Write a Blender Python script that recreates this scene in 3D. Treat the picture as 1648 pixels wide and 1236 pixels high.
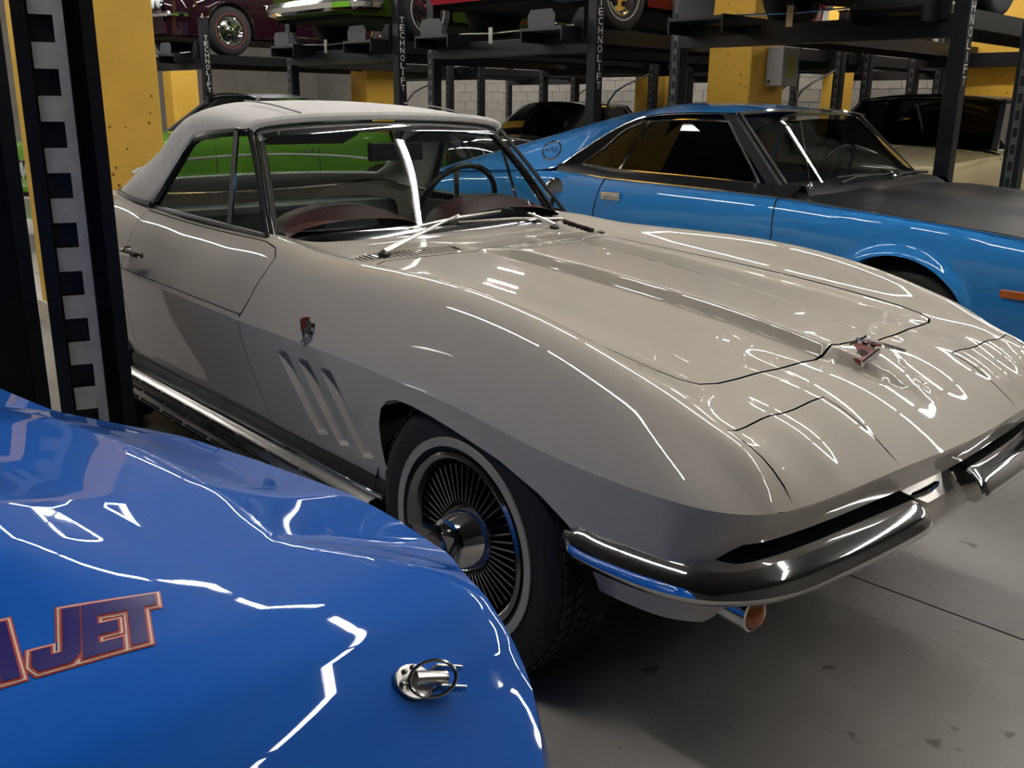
import bpy, bmesh, math, random
import numpy as np
from mathutils import Vector, Matrix
from mathutils.geometry import delaunay_2d_cdt
random.seed(7); rng = np.random.default_rng(7)
for o in list(bpy.data.objects): bpy.data.objects.remove(o)
SC = bpy.context.scene; COL = SC.collection
# ---------------------------------------------------------------- camera
IW, IH = 1648, 1236
FPX, PITCH, ROLL, CAMH = 1528.0, math.radians(16.19), math.radians(.61), 1.311
cF = np.array([0, math.cos(PITCH), -math.sin(PITCH)]); cR0 = np.array([1., 0, 0]); cU0 = np.cross(cR0, cF)
cR = math.cos(ROLL)*cR0 + math.sin(ROLL)*cU0; cU = -math.sin(ROLL)*cR0 + math.cos(ROLL)*cU0
cC = np.array([0, 0, CAMH])
cam = bpy.data.cameras.new('camera'); cam.sensor_width = 36; cam.lens = 36*FPX/IW; cam.clip_start = .02
camo = bpy.data.objects.new('camera', cam); COL.objects.link(camo)
camo.matrix_world = Matrix([[cR[i], cU[i], -cF[i], cC[i]] for i in range(3)] + [[0, 0, 0, 1]])
SC.camera = camo
# ---------------------------------------------------------------- world, exposure
wd = bpy.data.worlds.new('world'); SC.world = wd; wd.use_nodes = True
bg = wd.node_tree.nodes['Background']; bg.inputs[0].default_value = (.9, .93, 1, 1); bg.inputs[1].default_value = .01
SC.view_settings.view_transform = 'Standard'; SC.view_settings.look = 'None'
SC.view_settings.exposure = 0.92; SC.view_settings.gamma = 1; SC.view_settings.use_curve_mapping = False
CEIL = 4.3
# frames: (X, Y, yaw) of a car's front axle on the ground; local x forward, y to the car's right, z up
CV = (0.469, 2.558, math.radians(-48.35))
def basis(fr):
    a = fr[2]; return np.array([fr[0], fr[1], 0.]), np.array([math.cos(a), math.sin(a), 0]), np.array([math.sin(a), -math.cos(a), 0])
def W(q, fr=CV):
    o, f, r = basis(fr); return o + q[0]*f + q[1]*r + np.array([0, 0, q[2]])
def tocar(P, fr=CV):
    o, f, r = basis(fr); d = np.asarray(P) - o; return np.array([d @ f, d @ r, P[2]])
def px(u, v, ax, val, fr=CV):
    """point of the frame's plane (x, y or z = val) seen at photo pixel u, v"""
    o, f, r = basis(fr); d = cF + cR*(u-IW/2)/FPX - cU*(v-IH/2)/FPX
    n = (f, r, np.array([0, 0, 1.]))['xyz'.index(ax)]; c0 = tocar(cC, fr)['xyz'.index(ax)]
    return tocar(cC + (val-c0)/(d @ n)*d, fr)
def dirpt(u, v, dist):
    d = cF + cR*(u-IW/2)/FPX - cU*(v-IH/2)/FPX; return cC + dist/math.hypot(d[0], d[1])*d
# ---------------------------------------------------------------- materials
MATS = {}
def nd(nt, t, **k):
    n = nt.nodes.new(t)
    for a, b in k.items():
        if hasattr(n, a): setattr(n, a, b)
    return n
def mat(name, col, rough=.5, metal=0, coat=0, coatr=.03, spec=.5, noise=0, nscale=20, bump=0, bscale=60, trans=0, emit=0, ecol=None, alpha=1, flake=0):
    if name in MATS: return MATS[name]
    m = bpy.data.materials.new(name); m.use_nodes = True; nt = m.node_tree; b = nt.nodes['Principled BSDF']
    I = b.inputs; I['Base Color'].default_value = (*col, 1); I['Roughness'].default_value = rough; I['Metallic'].default_value = metal
    I['Coat Weight'].default_value = coat; I['Coat Roughness'].default_value = coatr; I['Specular IOR Level'].default_value = spec
    I['Transmission Weight'].default_value = trans; I['Alpha'].default_value = alpha
    if emit: I['Emission Color'].default_value = (*(ecol or col), 1); I['Emission Strength'].default_value = emit
    if noise or bump:
        tc = nd(nt, 'ShaderNodeTexCoord')
    if noise:
        n = nd(nt, 'ShaderNodeTexNoise'); n.inputs['Scale'].default_value = nscale; n.inputs['Detail'].default_value = 6
        nt.links.new(tc.outputs['Object'], n.inputs['Vector'])
        r = nd(nt, 'ShaderNodeValToRGB'); e = r.color_ramp.elements
        e[0].position = .3; e[1].position = .7
        e[0].color = (*[max(0, c*(1-noise)) for c in col], 1); e[1].color = (*[min(1, c*(1+noise)) for c in col], 1)
        nt.links.new(n.outputs['Fac'], r.inputs['Fac']); nt.links.new(r.outputs['Color'], I['Base Color'])
    if bump:
        n2 = nd(nt, 'ShaderNodeTexNoise'); n2.inputs['Scale'].default_value = bscale; n2.inputs['Detail'].default_value = 4
        nt.links.new(tc.outputs['Object'], n2.inputs['Vector'])
        bp = nd(nt, 'ShaderNodeBump'); bp.inputs['Strength'].default_value = bump; bp.inputs['Distance'].default_value = .01
        nt.links.new(n2.outputs['Fac'], bp.inputs['Height']); nt.links.new(bp.outputs['Normal'], I['Normal'])
    MATS[name] = m; return m
def glassmat(name, tint=(.8, .86, .84), refl=.10):
    """thin window pane: tinted see-through plus a mirror coat that grows at grazing angles"""
    if name in MATS: return MATS[name]
    m = bpy.data.materials.new(name); m.use_nodes = True; nt = m.node_tree; nt.nodes.clear()
    out = nd(nt, 'ShaderNodeOutputMaterial'); mx = nd(nt, 'ShaderNodeMixShader'); tr = nd(nt, 'ShaderNodeBsdfTransparent')
    gl = nd(nt, 'ShaderNodeBsdfGlossy'); fr = nd(nt, 'ShaderNodeLayerWeight'); fr.inputs['Blend'].default_value = .5
    tr.inputs[0].default_value = (*tint, 1); gl.inputs['Roughness'].default_value = .01; gl.inputs[0].default_value = (1, 1, 1, 1)
    pw = nd(nt, 'ShaderNodeMath'); pw.operation = 'POWER'; pw.inputs[1].default_value = 4.5; nt.links.new(fr.outputs['Facing'], pw.inputs[0])
    ma = nd(nt, 'ShaderNodeMath'); ma.operation = 'MULTIPLY_ADD'; ma.inputs[1].default_value = .85; ma.inputs[2].default_value = refl*.6; ma.use_clamp = True
    nt.links.new(pw.outputs[0], ma.inputs[0]); nt.links.new(ma.outputs[0], mx.inputs[0])
    nt.links.new(tr.outputs[0], mx.inputs[1]); nt.links.new(gl.outputs[0], mx.inputs[2]); nt.links.new(mx.outputs[0], out.inputs[0])
    MATS[name] = m; return m
CREAM = mat('cream_paint', (.58, .535, .47), .45, coat=1, coatr=.02, spec=.05)
CHROME = mat('chrome', (.78, .78, .79), .06, 1)
DCHROME = mat('dark_chrome', (.30, .30, .31), .14, 1)
STEEL = mat('brushed_steel', (.55, .53, .50), .28, 1)
RUBBER = mat('rubber', (.012, .012, .013), .65, bump=.05, bscale=200)
BLACK = mat('black_satin', (.010, .010, .011), .45)
MATTE = mat('black_void', (.004, .004, .004), .9)
LIFT = mat('lift_black_enamel', (.006, .0062, .008), .40, spec=.35, noise=.25, nscale=6)
WHITEP = mat('white_print', (.78, .78, .78), .5)
GLASS = glassmat('window_glass')
DGLASS = glassmat('dark_window_glass', (.06, .065, .065), .035)
AMBER = mat('amber_lens', (.55, .13, .01), .2, coat=1)
# ---------------------------------------------------------------- object helpers
def tag(o, label=None, cat=None, group=None, kind=None):
    if label: o['label'] = label
    if cat: o['category'] = cat
    if group: o['group'] = group
    if kind: o['kind'] = kind
    return o
def empty(name, loc=(0, 0, 0), rz=0, label=None, cat=None, group=None):
    o = bpy.data.objects.new(name, None); COL.objects.link(o); o.empty_display_size = .1
    o.location = loc; o.rotation_euler = (0, 0, rz); return tag(o, label, cat, group)
def frame_root(name, fr, label, cat, group=None): return empty(name, (fr[0], fr[1], fr[3] if len(fr) > 3 else 0), fr[2], label, cat, group)
def mesh(name, V, Fc, m, parent=None, smooth=True, normals=None, flip=True, label=None):
    """V in (x forward, y right, z); flip turns y to Blender's left-hand y"""
    V = [(v[0], -v[1], v[2]) if flip else tuple(v) for v in V]
    me = bpy.data.meshes.new(name); me.from_pydata([tuple(map(float, v)) for v in V], [], [tuple(reversed(f)) if flip else tuple(f) for f in Fc])
    me.materials.append(m); me.update()
    if smooth: me.polygons.foreach_set('use_smooth', [True]*len(me.polygons))
    if normals is not None:
        N = [(n[0], -n[1], n[2]) if flip else tuple(n) for n in normals]
        me.normals_split_custom_set_from_vertices([tuple(map(float, n)) for n in N])
    o = bpy.data.objects.new(name, me); COL.objects.link(o)
    if parent: o.parent = parent
    if label: o['label'] = label
    return o
class MB:
    """collects shapes for one mesh object"""
    def __init__(s): s.V = []; s.F = []
    def add(s, V, F):
        k = len(s.V); s.V += [tuple(v) for v in V]; s.F += [tuple(i+k for i in f) for f in F]; return s
    def box(s, c, h, R=None):
        c = np.array(c, float); P = []
        for x in (-1, 1):
            for y in (-1, 1):
                for z in (-1, 1):
                    p = np.array([x*h[0], y*h[1], z*h[2]]); P.append(c + (R @ p if R is not None else p))
        return s.add(P, [(0, 1, 3, 2), (4, 6, 7, 5), (0, 4, 5, 1), (2, 3, 7, 6), (0, 2, 6, 4), (1, 5, 7, 3)])
    def bar(s, a, b, w, h, up=(0, 0, 1)):
        a = np.array(a, float); b = np.array(b, float); d = b-a; L = np.linalg.norm(d); d = d/L
        u = np.array(up, float); x = np.cross(d, u); x /= np.linalg.norm(x); u = np.cross(x, d)
        return s.box((a+b)/2, (L/2, w/2, h/2), np.array([d, x, u]).T)
    def tube(s, pts, r, n=8, closed=False, caps=True):
        P = np.array(pts, float); N = len(P); r = np.broadcast_to(np.array(r, float), (N,)); k = len(s.V)
        T = np.array([P[(i+1) % N]-P[i-1] if closed else P[min(i+1, N-1)]-P[max(i-1, 0)] for i in range(N)]); T /= np.linalg.norm(T, axis=1)[:, None]+1e-12
        u = np.cross(T[0], (0, 0, 1.)); u = u if np.linalg.norm(u) > .1 else np.cross(T[0], (1., 0, 0))
        for i in range(N):
            u = u-T[i]*(u @ T[i]); u /= np.linalg.norm(u); w = np.cross(T[i], u)
            for j in range(n):
                a = 2*math.pi*j/n; s.V.append(tuple(P[i]+r[i]*(math.cos(a)*u+math.sin(a)*w)))
        for i in range(N if closed else N-1):
            for j in range(n):
                a = k+i*n; b = k+((i+1) % N)*n; s.F.append((a+j, a+(j+1) % n, b+(j+1) % n, b+j))
        if caps and not closed: s.F.append(tuple(k+j for j in reversed(range(n)))); s.F.append(tuple(k+(N-1)*n+j for j in range(n)))
        return s
    def strip(s, A, B):
        k = len(s.V); n = len(A); s.V += [tuple(p) for p in A]+[tuple(p) for p in B]
        for i in range(n-1): s.F.append((k+i, k+i+1, k+n+i+1, k+n+i))
        return s
    def grid(s, G, closed=False):
        k = len(s.V); R, C = len(G), len(G[0])
        for r in G: s.V += [tuple(p) for p in r]
        for i in range(R-1):
            for j in range(C if closed else C-1):
                s.F.append((k+i*C+j, k+i*C+(j+1) % C, k+(i+1)*C+(j+1) % C, k+(i+1)*C+j))
        return s
    def lathe(s, prof, c=(0, 0, 0), axis='y', n=32):
        """prof: (radius, offset along axis)"""
        G = []
        for r, t in prof:
            row = []
            for j in range(n):
                a = 2*math.pi*j/n; p = (r*math.cos(a), t, r*math.sin(a))
                if axis == 'z': p = (r*math.cos(a), r*math.sin(a), t)
                if axis == 'x': p = (t, r*math.cos(a), r*math.sin(a))
                row.append(tuple(np.array(p)+c))
            G.append(row)
        return s.grid(G, True)
    def prism(s, poly, h):
        """poly: list of 3d points, h: offset vector"""
        k = len(s.V); n = len(poly); h = np.array(h)
        s.V += [tuple(p) for p in poly]+[tuple(np.array(p)+h) for p in poly]
        s.F.append(tuple(range(k, k+n))); s.F.append(tuple(reversed(range(k+n, k+2*n))))
        for i in range(n): s.F.append((k+i, k+n+i, k+n+(i+1) % n, k+(i+1) % n))
        return s
    def build(s, name, m, parent=None, smooth=False, flip=True, bevel=0, label=None, kind=None):
        o = mesh(name, s.V, s.F, m, parent, smooth, flip=flip, label=label)
        bm = bmesh.new(); bm.from_mesh(o.data); bmesh.ops.recalc_face_normals(bm, faces=bm.faces)
        bm.to_mesh(o.data); bm.free()
        if smooth: o.data.set_sharp_from_angle(angle=math.radians(42))
        if bevel:
            b = o.modifiers.new('bevel', 'BEVEL'); b.width = bevel; b.segments = 2; b.limit_method = 'ANGLE'
        if kind: o['kind'] = kind
        return o
def cr(P, n):
    """Catmull-Rom through points P, n samples a span"""
    P = np.array(P, float); Q = np.vstack([2*P[0]-P[1], P, 2*P[-1]-P[-2]]); out = []
    for i in range(1, len(Q)-2):
        for t in np.arange(n)/n:
            a, b, c, d = Q[i-1:i+3]; out.append(.5*((2*b)+(c-a)*t+(2*a-5*b+4*c-d)*t*t+(3*b-a-3*c+d)*t**3))
    out.append(P[-1]); return np.array(out)
def pch(xs, ys):
    """monotone cubic interpolation"""
    xs = np.array(xs, float); ys = np.array(ys, float); i = np.argsort(xs); xs, ys = xs[i], ys[i]
    h = np.diff(xs); d = np.diff(ys)/h; m = np.zeros(len(xs)); m[0], m[-1] = d[0], d[-1]
    for k in range(1, len(xs)-1):
        if d[k-1]*d[k] > 0:
            w1, w2 = 2*h[k]+h[k-1], h[k]+2*h[k-1]; m[k] = (w1+w2)/(w1/d[k-1]+w2/d[k])
    def f(x):
        x = np.clip(np.asarray(x, float), xs[0], xs[-1]); k = np.clip(np.searchsorted(xs, x)-1, 0, len(h)-1); t = (x-xs[k])/h[k]
        return (2*t**3-3*t*t+1)*ys[k]+(t**3-2*t*t+t)*h[k]*m[k]+(-2*t**3+3*t*t)*ys[k+1]+(t**3-t*t)*h[k]*m[k+1]
    return f
class RBF:
    """smooth height field through scattered points (x, y, z); sx stretches x"""
    def __init__(s, P, sx=.5, mirror=True, lam=1e-6):
        P = np.array(P, float)
        if mirror: P = np.vstack([P, P[P[:, 1] > 1e-6]*[1, -1, 1]])
        s.sx = sx; s.X = P[:, :2]*[sx, 1]; n = len(P)
        D = np.linalg.norm(s.X[:, None]-s.X[None], axis=2)**3+np.eye(n)*lam
        Q = np.hstack([np.ones((n, 1)), s.X]); A = np.block([[D, Q], [Q.T, np.zeros((3, 3))]])
        s.w = np.linalg.solve(A, np.concatenate([P[:, 2], np.zeros(3)]))
    def __call__(s, x, y):
        X = np.stack([np.asarray(x, float)*s.sx, np.asarray(y, float)], -1); D = np.linalg.norm(X[..., None, :]-s.X, axis=-1)**3
        return D @ s.w[:-3]+s.w[-3]+X @ s.w[-2:]
def inpoly(P, poly):
    P = np.asarray(P); poly = np.asarray(poly); r = np.zeros(len(P), bool); n = len(poly); j = n-1
    for i in range(n):
        xi, yi = poly[i]; xj, yj = poly[j]
        c = ((yi > P[:, 1]) != (yj > P[:, 1])) & (P[:, 0] < (xj-xi)*(P[:, 1]-yi)/((yj-yi) or 1e-12)+xi); r ^= c; j = i
    return r
def resample(poly, d, closed=True):
    out = []; poly = np.asarray(poly, float); n = len(poly)
    for i in range(n if closed else n-1):
        a, b = poly[i], poly[(i+1) % n]; k = max(1, int(math.ceil(np.linalg.norm(b-a)/d)))
        out += [a+(b-a)*t/k for t in range(k)]
    if not closed: out.append(poly[-1])
    return np.array(out)
def inset(poly, g):
    poly = np.asarray(poly, float); n = len(poly); A = .5*sum(poly[i][0]*poly[(i+1) % n][1]-poly[(i+1) % n][0]*poly[i][1] for i in range(n)); out = []
    for i in range(n):
        t = poly[(i+1) % n]-poly[i-1]; t /= np.linalg.norm(t)+1e-12; nn = np.array([-t[1], t[0]])*(1 if A > 0 else -1); out.append(poly[i]+nn*g)
    return np.array(out)
def cdt(outline, holes, step, scale=(1, 1), lines=()):
    """triangulate outline minus holes on a regular lattice -> points, tris, hole-boundary flags"""
    loops = [np.asarray(outline)]+[np.asarray(h) for h in holes]; V = []; E = []
    for L in loops:
        k = len(V); V += [tuple(p) for p in L]; E += [(k+i, k+(i+1) % len(L)) for i in range(len(L))]
    for L in lines:
        k = len(V); V += [tuple(p) for p in L]; E += [(k+i, k+i+1) for i in range(len(L)-1)]
    nb = len(V); lo = loops[0].min(0); hi = loops[0].max(0)
    gx = np.arange(lo[0], hi[0], step*scale[0]); gy = np.arange(lo[1], hi[1], step*scale[1])
    G = np.array([(x, y) for x in gx for y in gy]); G = G[inpoly(G, loops[0])]
    for h in loops[1:]: G = G[~inpoly(G, h)]
    B = np.array(V); keep = [np.min(np.linalg.norm(B-g, axis=1)) > step*.45*min(scale) for g in G]; G = G[keep]
    V += [tuple(p) for p in G]
    r = delaunay_2d_cdt([Vector(v) for v in V], E, [], 0, 1e-6)
    P = np.array([tuple(v) for v in r[0]]); T = np.array(r[2]); c = P[T].mean(1); ok = inpoly(c, loops[0])
    for h in loops[1:]: ok &= ~inpoly(c, h)
    return P, T[ok]
def fieldmesh(name, outline, holes, step, fn, m, parent, scale=(1, 1), skirt=(), sk=.018, label=None, lines=()):
    """height-field panel: fn(a, b) -> (xyz, normal); every loop in skirt gets a folded edge"""
    P, T = cdt(outline, holes, step, scale, lines); X, N = fn(P[:, 0], P[:, 1]); V = [tuple(x) for x in X]; NN = [tuple(n) for n in N]
    Fc = []
    for t in T:
        a, b, c = X[t]; Fc.append(tuple(int(i) for i in t) if np.dot(np.cross(b-a, c-a), N[t[0]]) > 0 else tuple(int(i) for i in t[::-1]))
    Fc = [f for f in Fc]
    for L in skirt:
        L = np.asarray(L); x, n = fn(L[:, 0], L[:, 1]); k = len(V); q = len(L)
        V += [tuple(p) for p in x]+[tuple(p) for p in x-n*sk]
        cen = L.mean(0); side = []
        for i in range(q):
            t = x[(i+1) % q]-x[i-1]; s_ = np.cross(t, n[i]); s_ /= np.linalg.norm(s_)+1e-12; side.append(tuple(s_))
        NN += side+side
        for i in range(q): Fc.append((k+i, k+(i+1) % q, k+q+(i+1) % q, k+q+i))
    return mesh(name, V, Fc, m, parent, True, NN, label=label)
def copy_tree(o, parent=None):
    c = o.copy(); COL.objects.link(c); c.parent = parent
    for ch in [x for x in bpy.data.objects if x.parent == o]: copy_tree(ch, c)
    return c
def text_mesh(txt, size, extr=.0, offset=0, shear=0, spacing=1, xs=1):
    cu = bpy.data.curves.new('t', 'FONT'); cu.body = txt; cu.size = size; cu.extrude = extr; cu.offset = offset; cu.shear = shear; cu.space_character = spacing
    cu.align_x = 'LEFT'; cu.resolution_u = 3
    o = bpy.data.objects.new('t', cu); COL.objects.link(o); dg = bpy.context.evaluated_depsgraph_get(); me = bpy.data.meshes.new_from_object(o.evaluated_get(dg))
    V = np.array([tuple(v.co) for v in me.vertices])*[xs, 1, 1]; Fc = [tuple(p.vertices) for p in me.polygons]
    bpy.data.objects.remove(o); bpy.data.meshes.remove(me); return V, Fc
# ---------------------------------------------------------------- lamps: rows of tubes under the ceiling, along the bays
TUBE = mat('lamp_tube', (1, .96, .88), emit=44, ecol=(1, .965, .905))
LAMPHOUSING = mat('lamp_housing', (.6, .6, .6), .5)
def lamp_rows():
    proto = None
    for iy, y in enumerate((-10.4, -6.2, -2.0, 2.2)):
        for ix in range(10):
            x = 4.6-ix*2.6
            if y > 0 and x > 0: continue  # near row is added fill light for the flanks, left out over the camera
            c = W((x, y, CEIL-.25))
            if proto is None:
                r = empty('tube_lamp', tuple(c), CV[2]); m = MB(); m.box((0, 0, .03), (1.2, .06, .03)); m.build('housing', LAMPHOUSING, r)
                t = MB(); t.tube([(-1.19, 0, -.02), (1.19, 0, -.02)], .028, 8); t.build('tube', TUBE, r, True)
                for q in (-.8, .8): t2 = MB(); t2.tube([(q, 0, .06), (q, 0, .25)], .006, 5); t2.build('hanger', LAMPHOUSING, r)
                proto = r
            else:
                r = copy_tree(proto); r.location = tuple(c)
            tag(r, 'long white fluorescent tube lamp hung under the garage ceiling', 'lamp', 'ceiling tube lamps')
lamp_rows()
# ---------------------------------------------------------------- floor and ceiling
def concrete(name, c1, c2, rough=.6, sc=.8, speck=True, bump=.15):
    m = bpy.data.materials.new(name); m.use_nodes = True; nt = m.node_tree; b = nt.nodes['Principled BSDF']
    tc = nd(nt, 'ShaderNodeTexCoord'); n = nd(nt, 'ShaderNodeTexNoise'); n.inputs['Scale'].default_value = sc; n.inputs['Detail'].default_value = 9; n.inputs['Roughness'].default_value = .62
    r = nd(nt, 'ShaderNodeValToRGB'); r.color_ramp.elements[0].position = .32; r.color_ramp.elements[1].position = .68
    r.color_ramp.elements[0].color = (*c1, 1); r.color_ramp.elements[1].color = (*c2, 1)
    nt.links.new(tc.outputs['Object'], n.inputs['Vector']); nt.links.new(n.outputs['Fac'], r.inputs['Fac']); col = r.outputs['Color']
    if speck:
        for scl, th, dark in ((7, .69, .45), (2.3, .72, .6), (28, .74, .35)):
            v = nd(nt, 'ShaderNodeTexNoise'); v.inputs['Scale'].default_value = scl; v.inputs['Detail'].default_value = 3
            q = nd(nt, 'ShaderNodeValToRGB'); q.color_ramp.elements[0].position = th-.02; q.color_ramp.elements[1].position = th+.02
            mx = nd(nt, 'ShaderNodeMix'); mx.data_type = 'RGBA'; mx.blend_type = 'MULTIPLY'
            q.color_ramp.elements[0].color = (1, 1, 1, 1); q.color_ramp.elements[1].color = (dark, dark*.95, dark*.9, 1)
            nt.links.new(tc.outputs['Object'], v.inputs['Vector']); nt.links.new(v.outputs['Fac'], q.inputs['Fac'])
            mx.inputs[0].default_value = 1; nt.links.new(col, mx.inputs[6]); nt.links.new(q.outputs['Color'], mx.inputs[7]); col = mx.outputs[2]
    nt.links.new(col, b.inputs['Base Color']); b.inputs['Roughness'].default_value = rough
    bp = nd(nt, 'ShaderNodeBump'); bp.inputs['Strength'].default_value = bump; bp.inputs['Distance'].default_value = .01
    n3 = nd(nt, 'ShaderNodeTexNoise'); n3.inputs['Scale'].default_value = 40; n3.inputs['Detail'].default_value = 6
    nt.links.new(tc.outputs['Object'], n3.inputs['Vector']); nt.links.new(n3.outputs['Fac'], bp.inputs['Height']); nt.links.new(bp.outputs['Normal'], b.inputs['Normal'])
    return m
FLOORM = concrete('floor_concrete', (.23, .215, .195), (.34, .32, .29), .5, 1.3)
j0 = px(1365, 925, 'z', 0); j1 = px(1648, 1030, 'z', 0); jd = (j1-j0)/np.linalg.norm(j1-j0); jn = np.array([-jd[1], jd[0], 0])
def slab(sgn):
    a = j0-jd*25+jn*sgn*.004; b = j0+jd*25+jn*sgn*.004
    return [W(p) for p in (a, b, b+jn*sgn*25, a+jn*sgn*25)]
fm = MB()
for s_ in (-1, 1): fm.prism([np.array(p) for p in slab(s_)], (0, 0, -.03))
fl = fm.build('floor', FLOORM, flip=False); tag(fl, 'grey stained concrete garage floor', kind='structure')
gm = MB(); gm.add([(*W((x, y, -.03))[:2], -.028) for x, y in ((-25, -25), (25, -25), (25, 25), (-25, 25))], [(0, 1, 2, 3)])
g_ = gm.build('floor_joint_fill', mat('joint_fill', (.03, .028, .025), .9), fl, flip=False)
cm = MB(); cm.prism([W((x, y, CEIL)) for x, y in ((-24.2, -13.2), (9.2, -13.2), (9.2, 9.2), (-24.2, 9.2))], (0, 0, .1))
tag(cm.build('ceiling', concrete('ceiling_concrete', (.035, .034, .032), (.05, .048, .046), .8, .6, False), flip=False), 'dim concrete garage ceiling', kind='structure')
# ---------------------------------------------------------------- cream convertible sports car
cv = frame_root('convertible_car', CV, 'cream white vintage convertible sports car with grey soft top and finned whitewall wheels', 'car')
cre = cr([(-3.60, 0, .70), (-3.58, .35, .70), (-3.50, .62, .70), (-3.3, .72, .70), (-3.0, .78, .70), (-2.5, .815, .70), (-2.1, .80, .70), (-1.6, .80, .695), (-1.08, .80, .685), (-.6, .80, .685), (-.3, .80, .68), (0, .80, .668), (.2, .80, .65), (.35, .795, .637), (.5, .787, .632), (.62, .770, .63), (.69, .738, .627), (.735, .68, .622), (.757, .60, .619), (.778, .45, .624), (.792, .288, .630), (.803, .12, .63), (.806, 0, .629)], 8)
i_s = [i for i in range(len(cre)) if -3.3 <= cre[i][0] <= .52 and cre[i][1] > .7]
_o = np.argsort(cre[i_s][:, 0]); cy = pch(cre[i_s][_o][:, 0], cre[i_s][_o][:, 1]); cz = pch(cre[i_s][_o][:, 0], cre[i_s][_o][:, 2])
ctl = []
def st(x, *yz): ctl.extend((x, y, z) for y, z in yz)
st(.72, (0, .685), (.16, .687), (.32, .686), (.48, .680), (.60, .670), (.66, .660))
st(.61, (0, .735), (.16, .737), (.30, .737), (.46, .733), (.60, .728), (.68, .710), (.735, .672))
FY = (.60, .655, .69, .73, .77)
FL = np.array([(.50, .762, .760, .772, .776, .762, .728, .675), (.30, .795, .786, .817, .835, .822, .785, .715), (.10, .825, .812, .850, .877, .864, .825, .750), (-.12, .845, .830, .872, .902, .887, .846, .768), (-.40, .865, .846, .882, .907, .891, .850, .772), (-.72, .885, .866, .888, .905, .889, .848, .770), (-1.0, .898, .888, .905, .913, .890, .845, .768)])
PF = [np.polyfit(FL[:, 0], FL[:, k], 4) for k in range(1, 8)]
for x_ in np.linspace(.48, -1.0, 14):
    zc0, z52 = np.polyval(PF[0], x_), np.polyval(PF[1], x_)
    st(x_, *[(y, zc0+(z52-zc0)*(y/.52)**2) for y in (0, .13, .26, .39, .47, .52)], *[(y, np.polyval(PF[2+k], x_)) for k, y in enumerate(FY)])
for x_, zz in ((-1.3, (.925, .916, .892, .846, .769)), (-1.65, (.930, .920, .896, .850, .772)), (-2.0, (.945, .934, .910, .864, .782)), (-2.35, (.962, .958, .938, .893, .805))): st(x_, *zip(FY, zz))
st(-2.6, (0, .93), (.2, .932), (.4, .938), (.55, .955), (.60, .962), (.655, .963), (.69, .945), (.73, .902), (.775, .818))
st(-2.9, (0, .915), (.2, .915), (.4, .912), (.55, .925), (.60, .930), (.645, .925), (.69, .893), (.73, .842), (.76, .79))
st(-3.25, (0, .87), (.2, .868), (.4, .86), (.55, .855), (.64, .835), (.69, .775))
st(-3.48, (0, .80), (.2, .798), (.4, .788), (.55, .765))
ctl += [tuple(p) for p in cre[::3]]
Tr = RBF(ctl, .40, lam=2e-6)
bhw = pch([-.72, -.3, .2, .49, .60, .70], [.150, .138, .118, .098, .062, .012]); bht = pch([-.80, -.70, -.5, .35, .52, .62, .70], [0, .006, .032, .034, .031, .018, 0])
def Tz(x, y):
    x = np.asarray(x, float); y = np.asarray(y, float); z = Tr(x, y)
    t = np.clip((bhw(x)-np.abs(y))/.013, -1, 1)*.5+.5; b = bht(x)*(t*t*(3-2*t)); return z+np.where((x > -.80) & (x < .70), b, 0)
def Tf(x, y):
    e = .004; z = Tz(x, y); gx = (Tz(x+e, y)-Tz(x-e, y))/(2*e); gy = (Tz(x, y+e)-Tz(x, y-e))/(2*e)
    n = np.stack([-gx, -gy, np.ones_like(gx)], -1); n /= np.linalg.norm(n, axis=1)[:, None]
    for i in range(len(x)):
        k = CKEY.get((round(float(x[i]), 4), round(abs(float(y[i])), 4)))
        if k is not None: z[i] = k
    return np.stack([x, y, z], -1), n
CKEY = {(round(float(p[0]), 4), round(float(p[1]), 4)): p[2] for p in cre}
mir = lambda P: [(x, -y) for x, y in P]
both = lambda P: list(P)+[(x, -y) for x, y in reversed(P) if abs(y) > 1e-6]
outl = np.vstack([cre[:, :2], (cre[:, :2]*[1, -1])[::-1][1:-1]])
hoodR = [(-.69, 0), (-.695, .10), (-.70, .19), (-.73, .34), (-.755, .47), (-.745, .505), (-.70, .522), (-.3, .528), (.1, .535), (.34, .540), (.41, .532), (.45, .510), (.468, .470), (.480, .3), (.49, .105), (.505, .06), (.510, 0)]
hood = resample(both(hoodR), .025)
hlR = resample([(.609, .293), (.607, .628), (.66, .624), (.752, .610), (.7725, .455), (.7875, .288), (.70, .290)], .03)
cock = resample(both([(-1.03, 0), (-1.035, .25), (-1.07, .45), (-1.14, .59), (-1.22, .645), (-1.4, .655), (-1.7, .66), (-2.0, .655), (-2.3, .62), (-2.48, .53), (-2.55, .3), (-2.56, 0)]), .03)
grR = resample([(-.715, .19), (-.735, .34), (-.77, .47), (-.80, .545), (-.835, .55), (-.86, .49), (-.84, .34), (-.815, .215), (-.79, .175)], .03)
dtop = [(x, float(cy(x))) for x in np.arange(-2.04, -1.05, .03)]+[(-1.056, float(cy(-1.056)))]
doorR = resample([(-2.04, .668), (-2.04, .74)]+dtop[0:1], .03, False).tolist()+dtop[1:]+resample([(-1.02, .775), (-.985, .735), (-.98, .705), (-1.02, .680), (-1.10, .668), (-1.2, .667)], .02, False).tolist()
doorR = np.array(resample(np.array(doorR), .03)); doorL = doorR*[1, -1]
hlL = hlR*[1, -1]; grL = grR*[1, -1]
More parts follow.
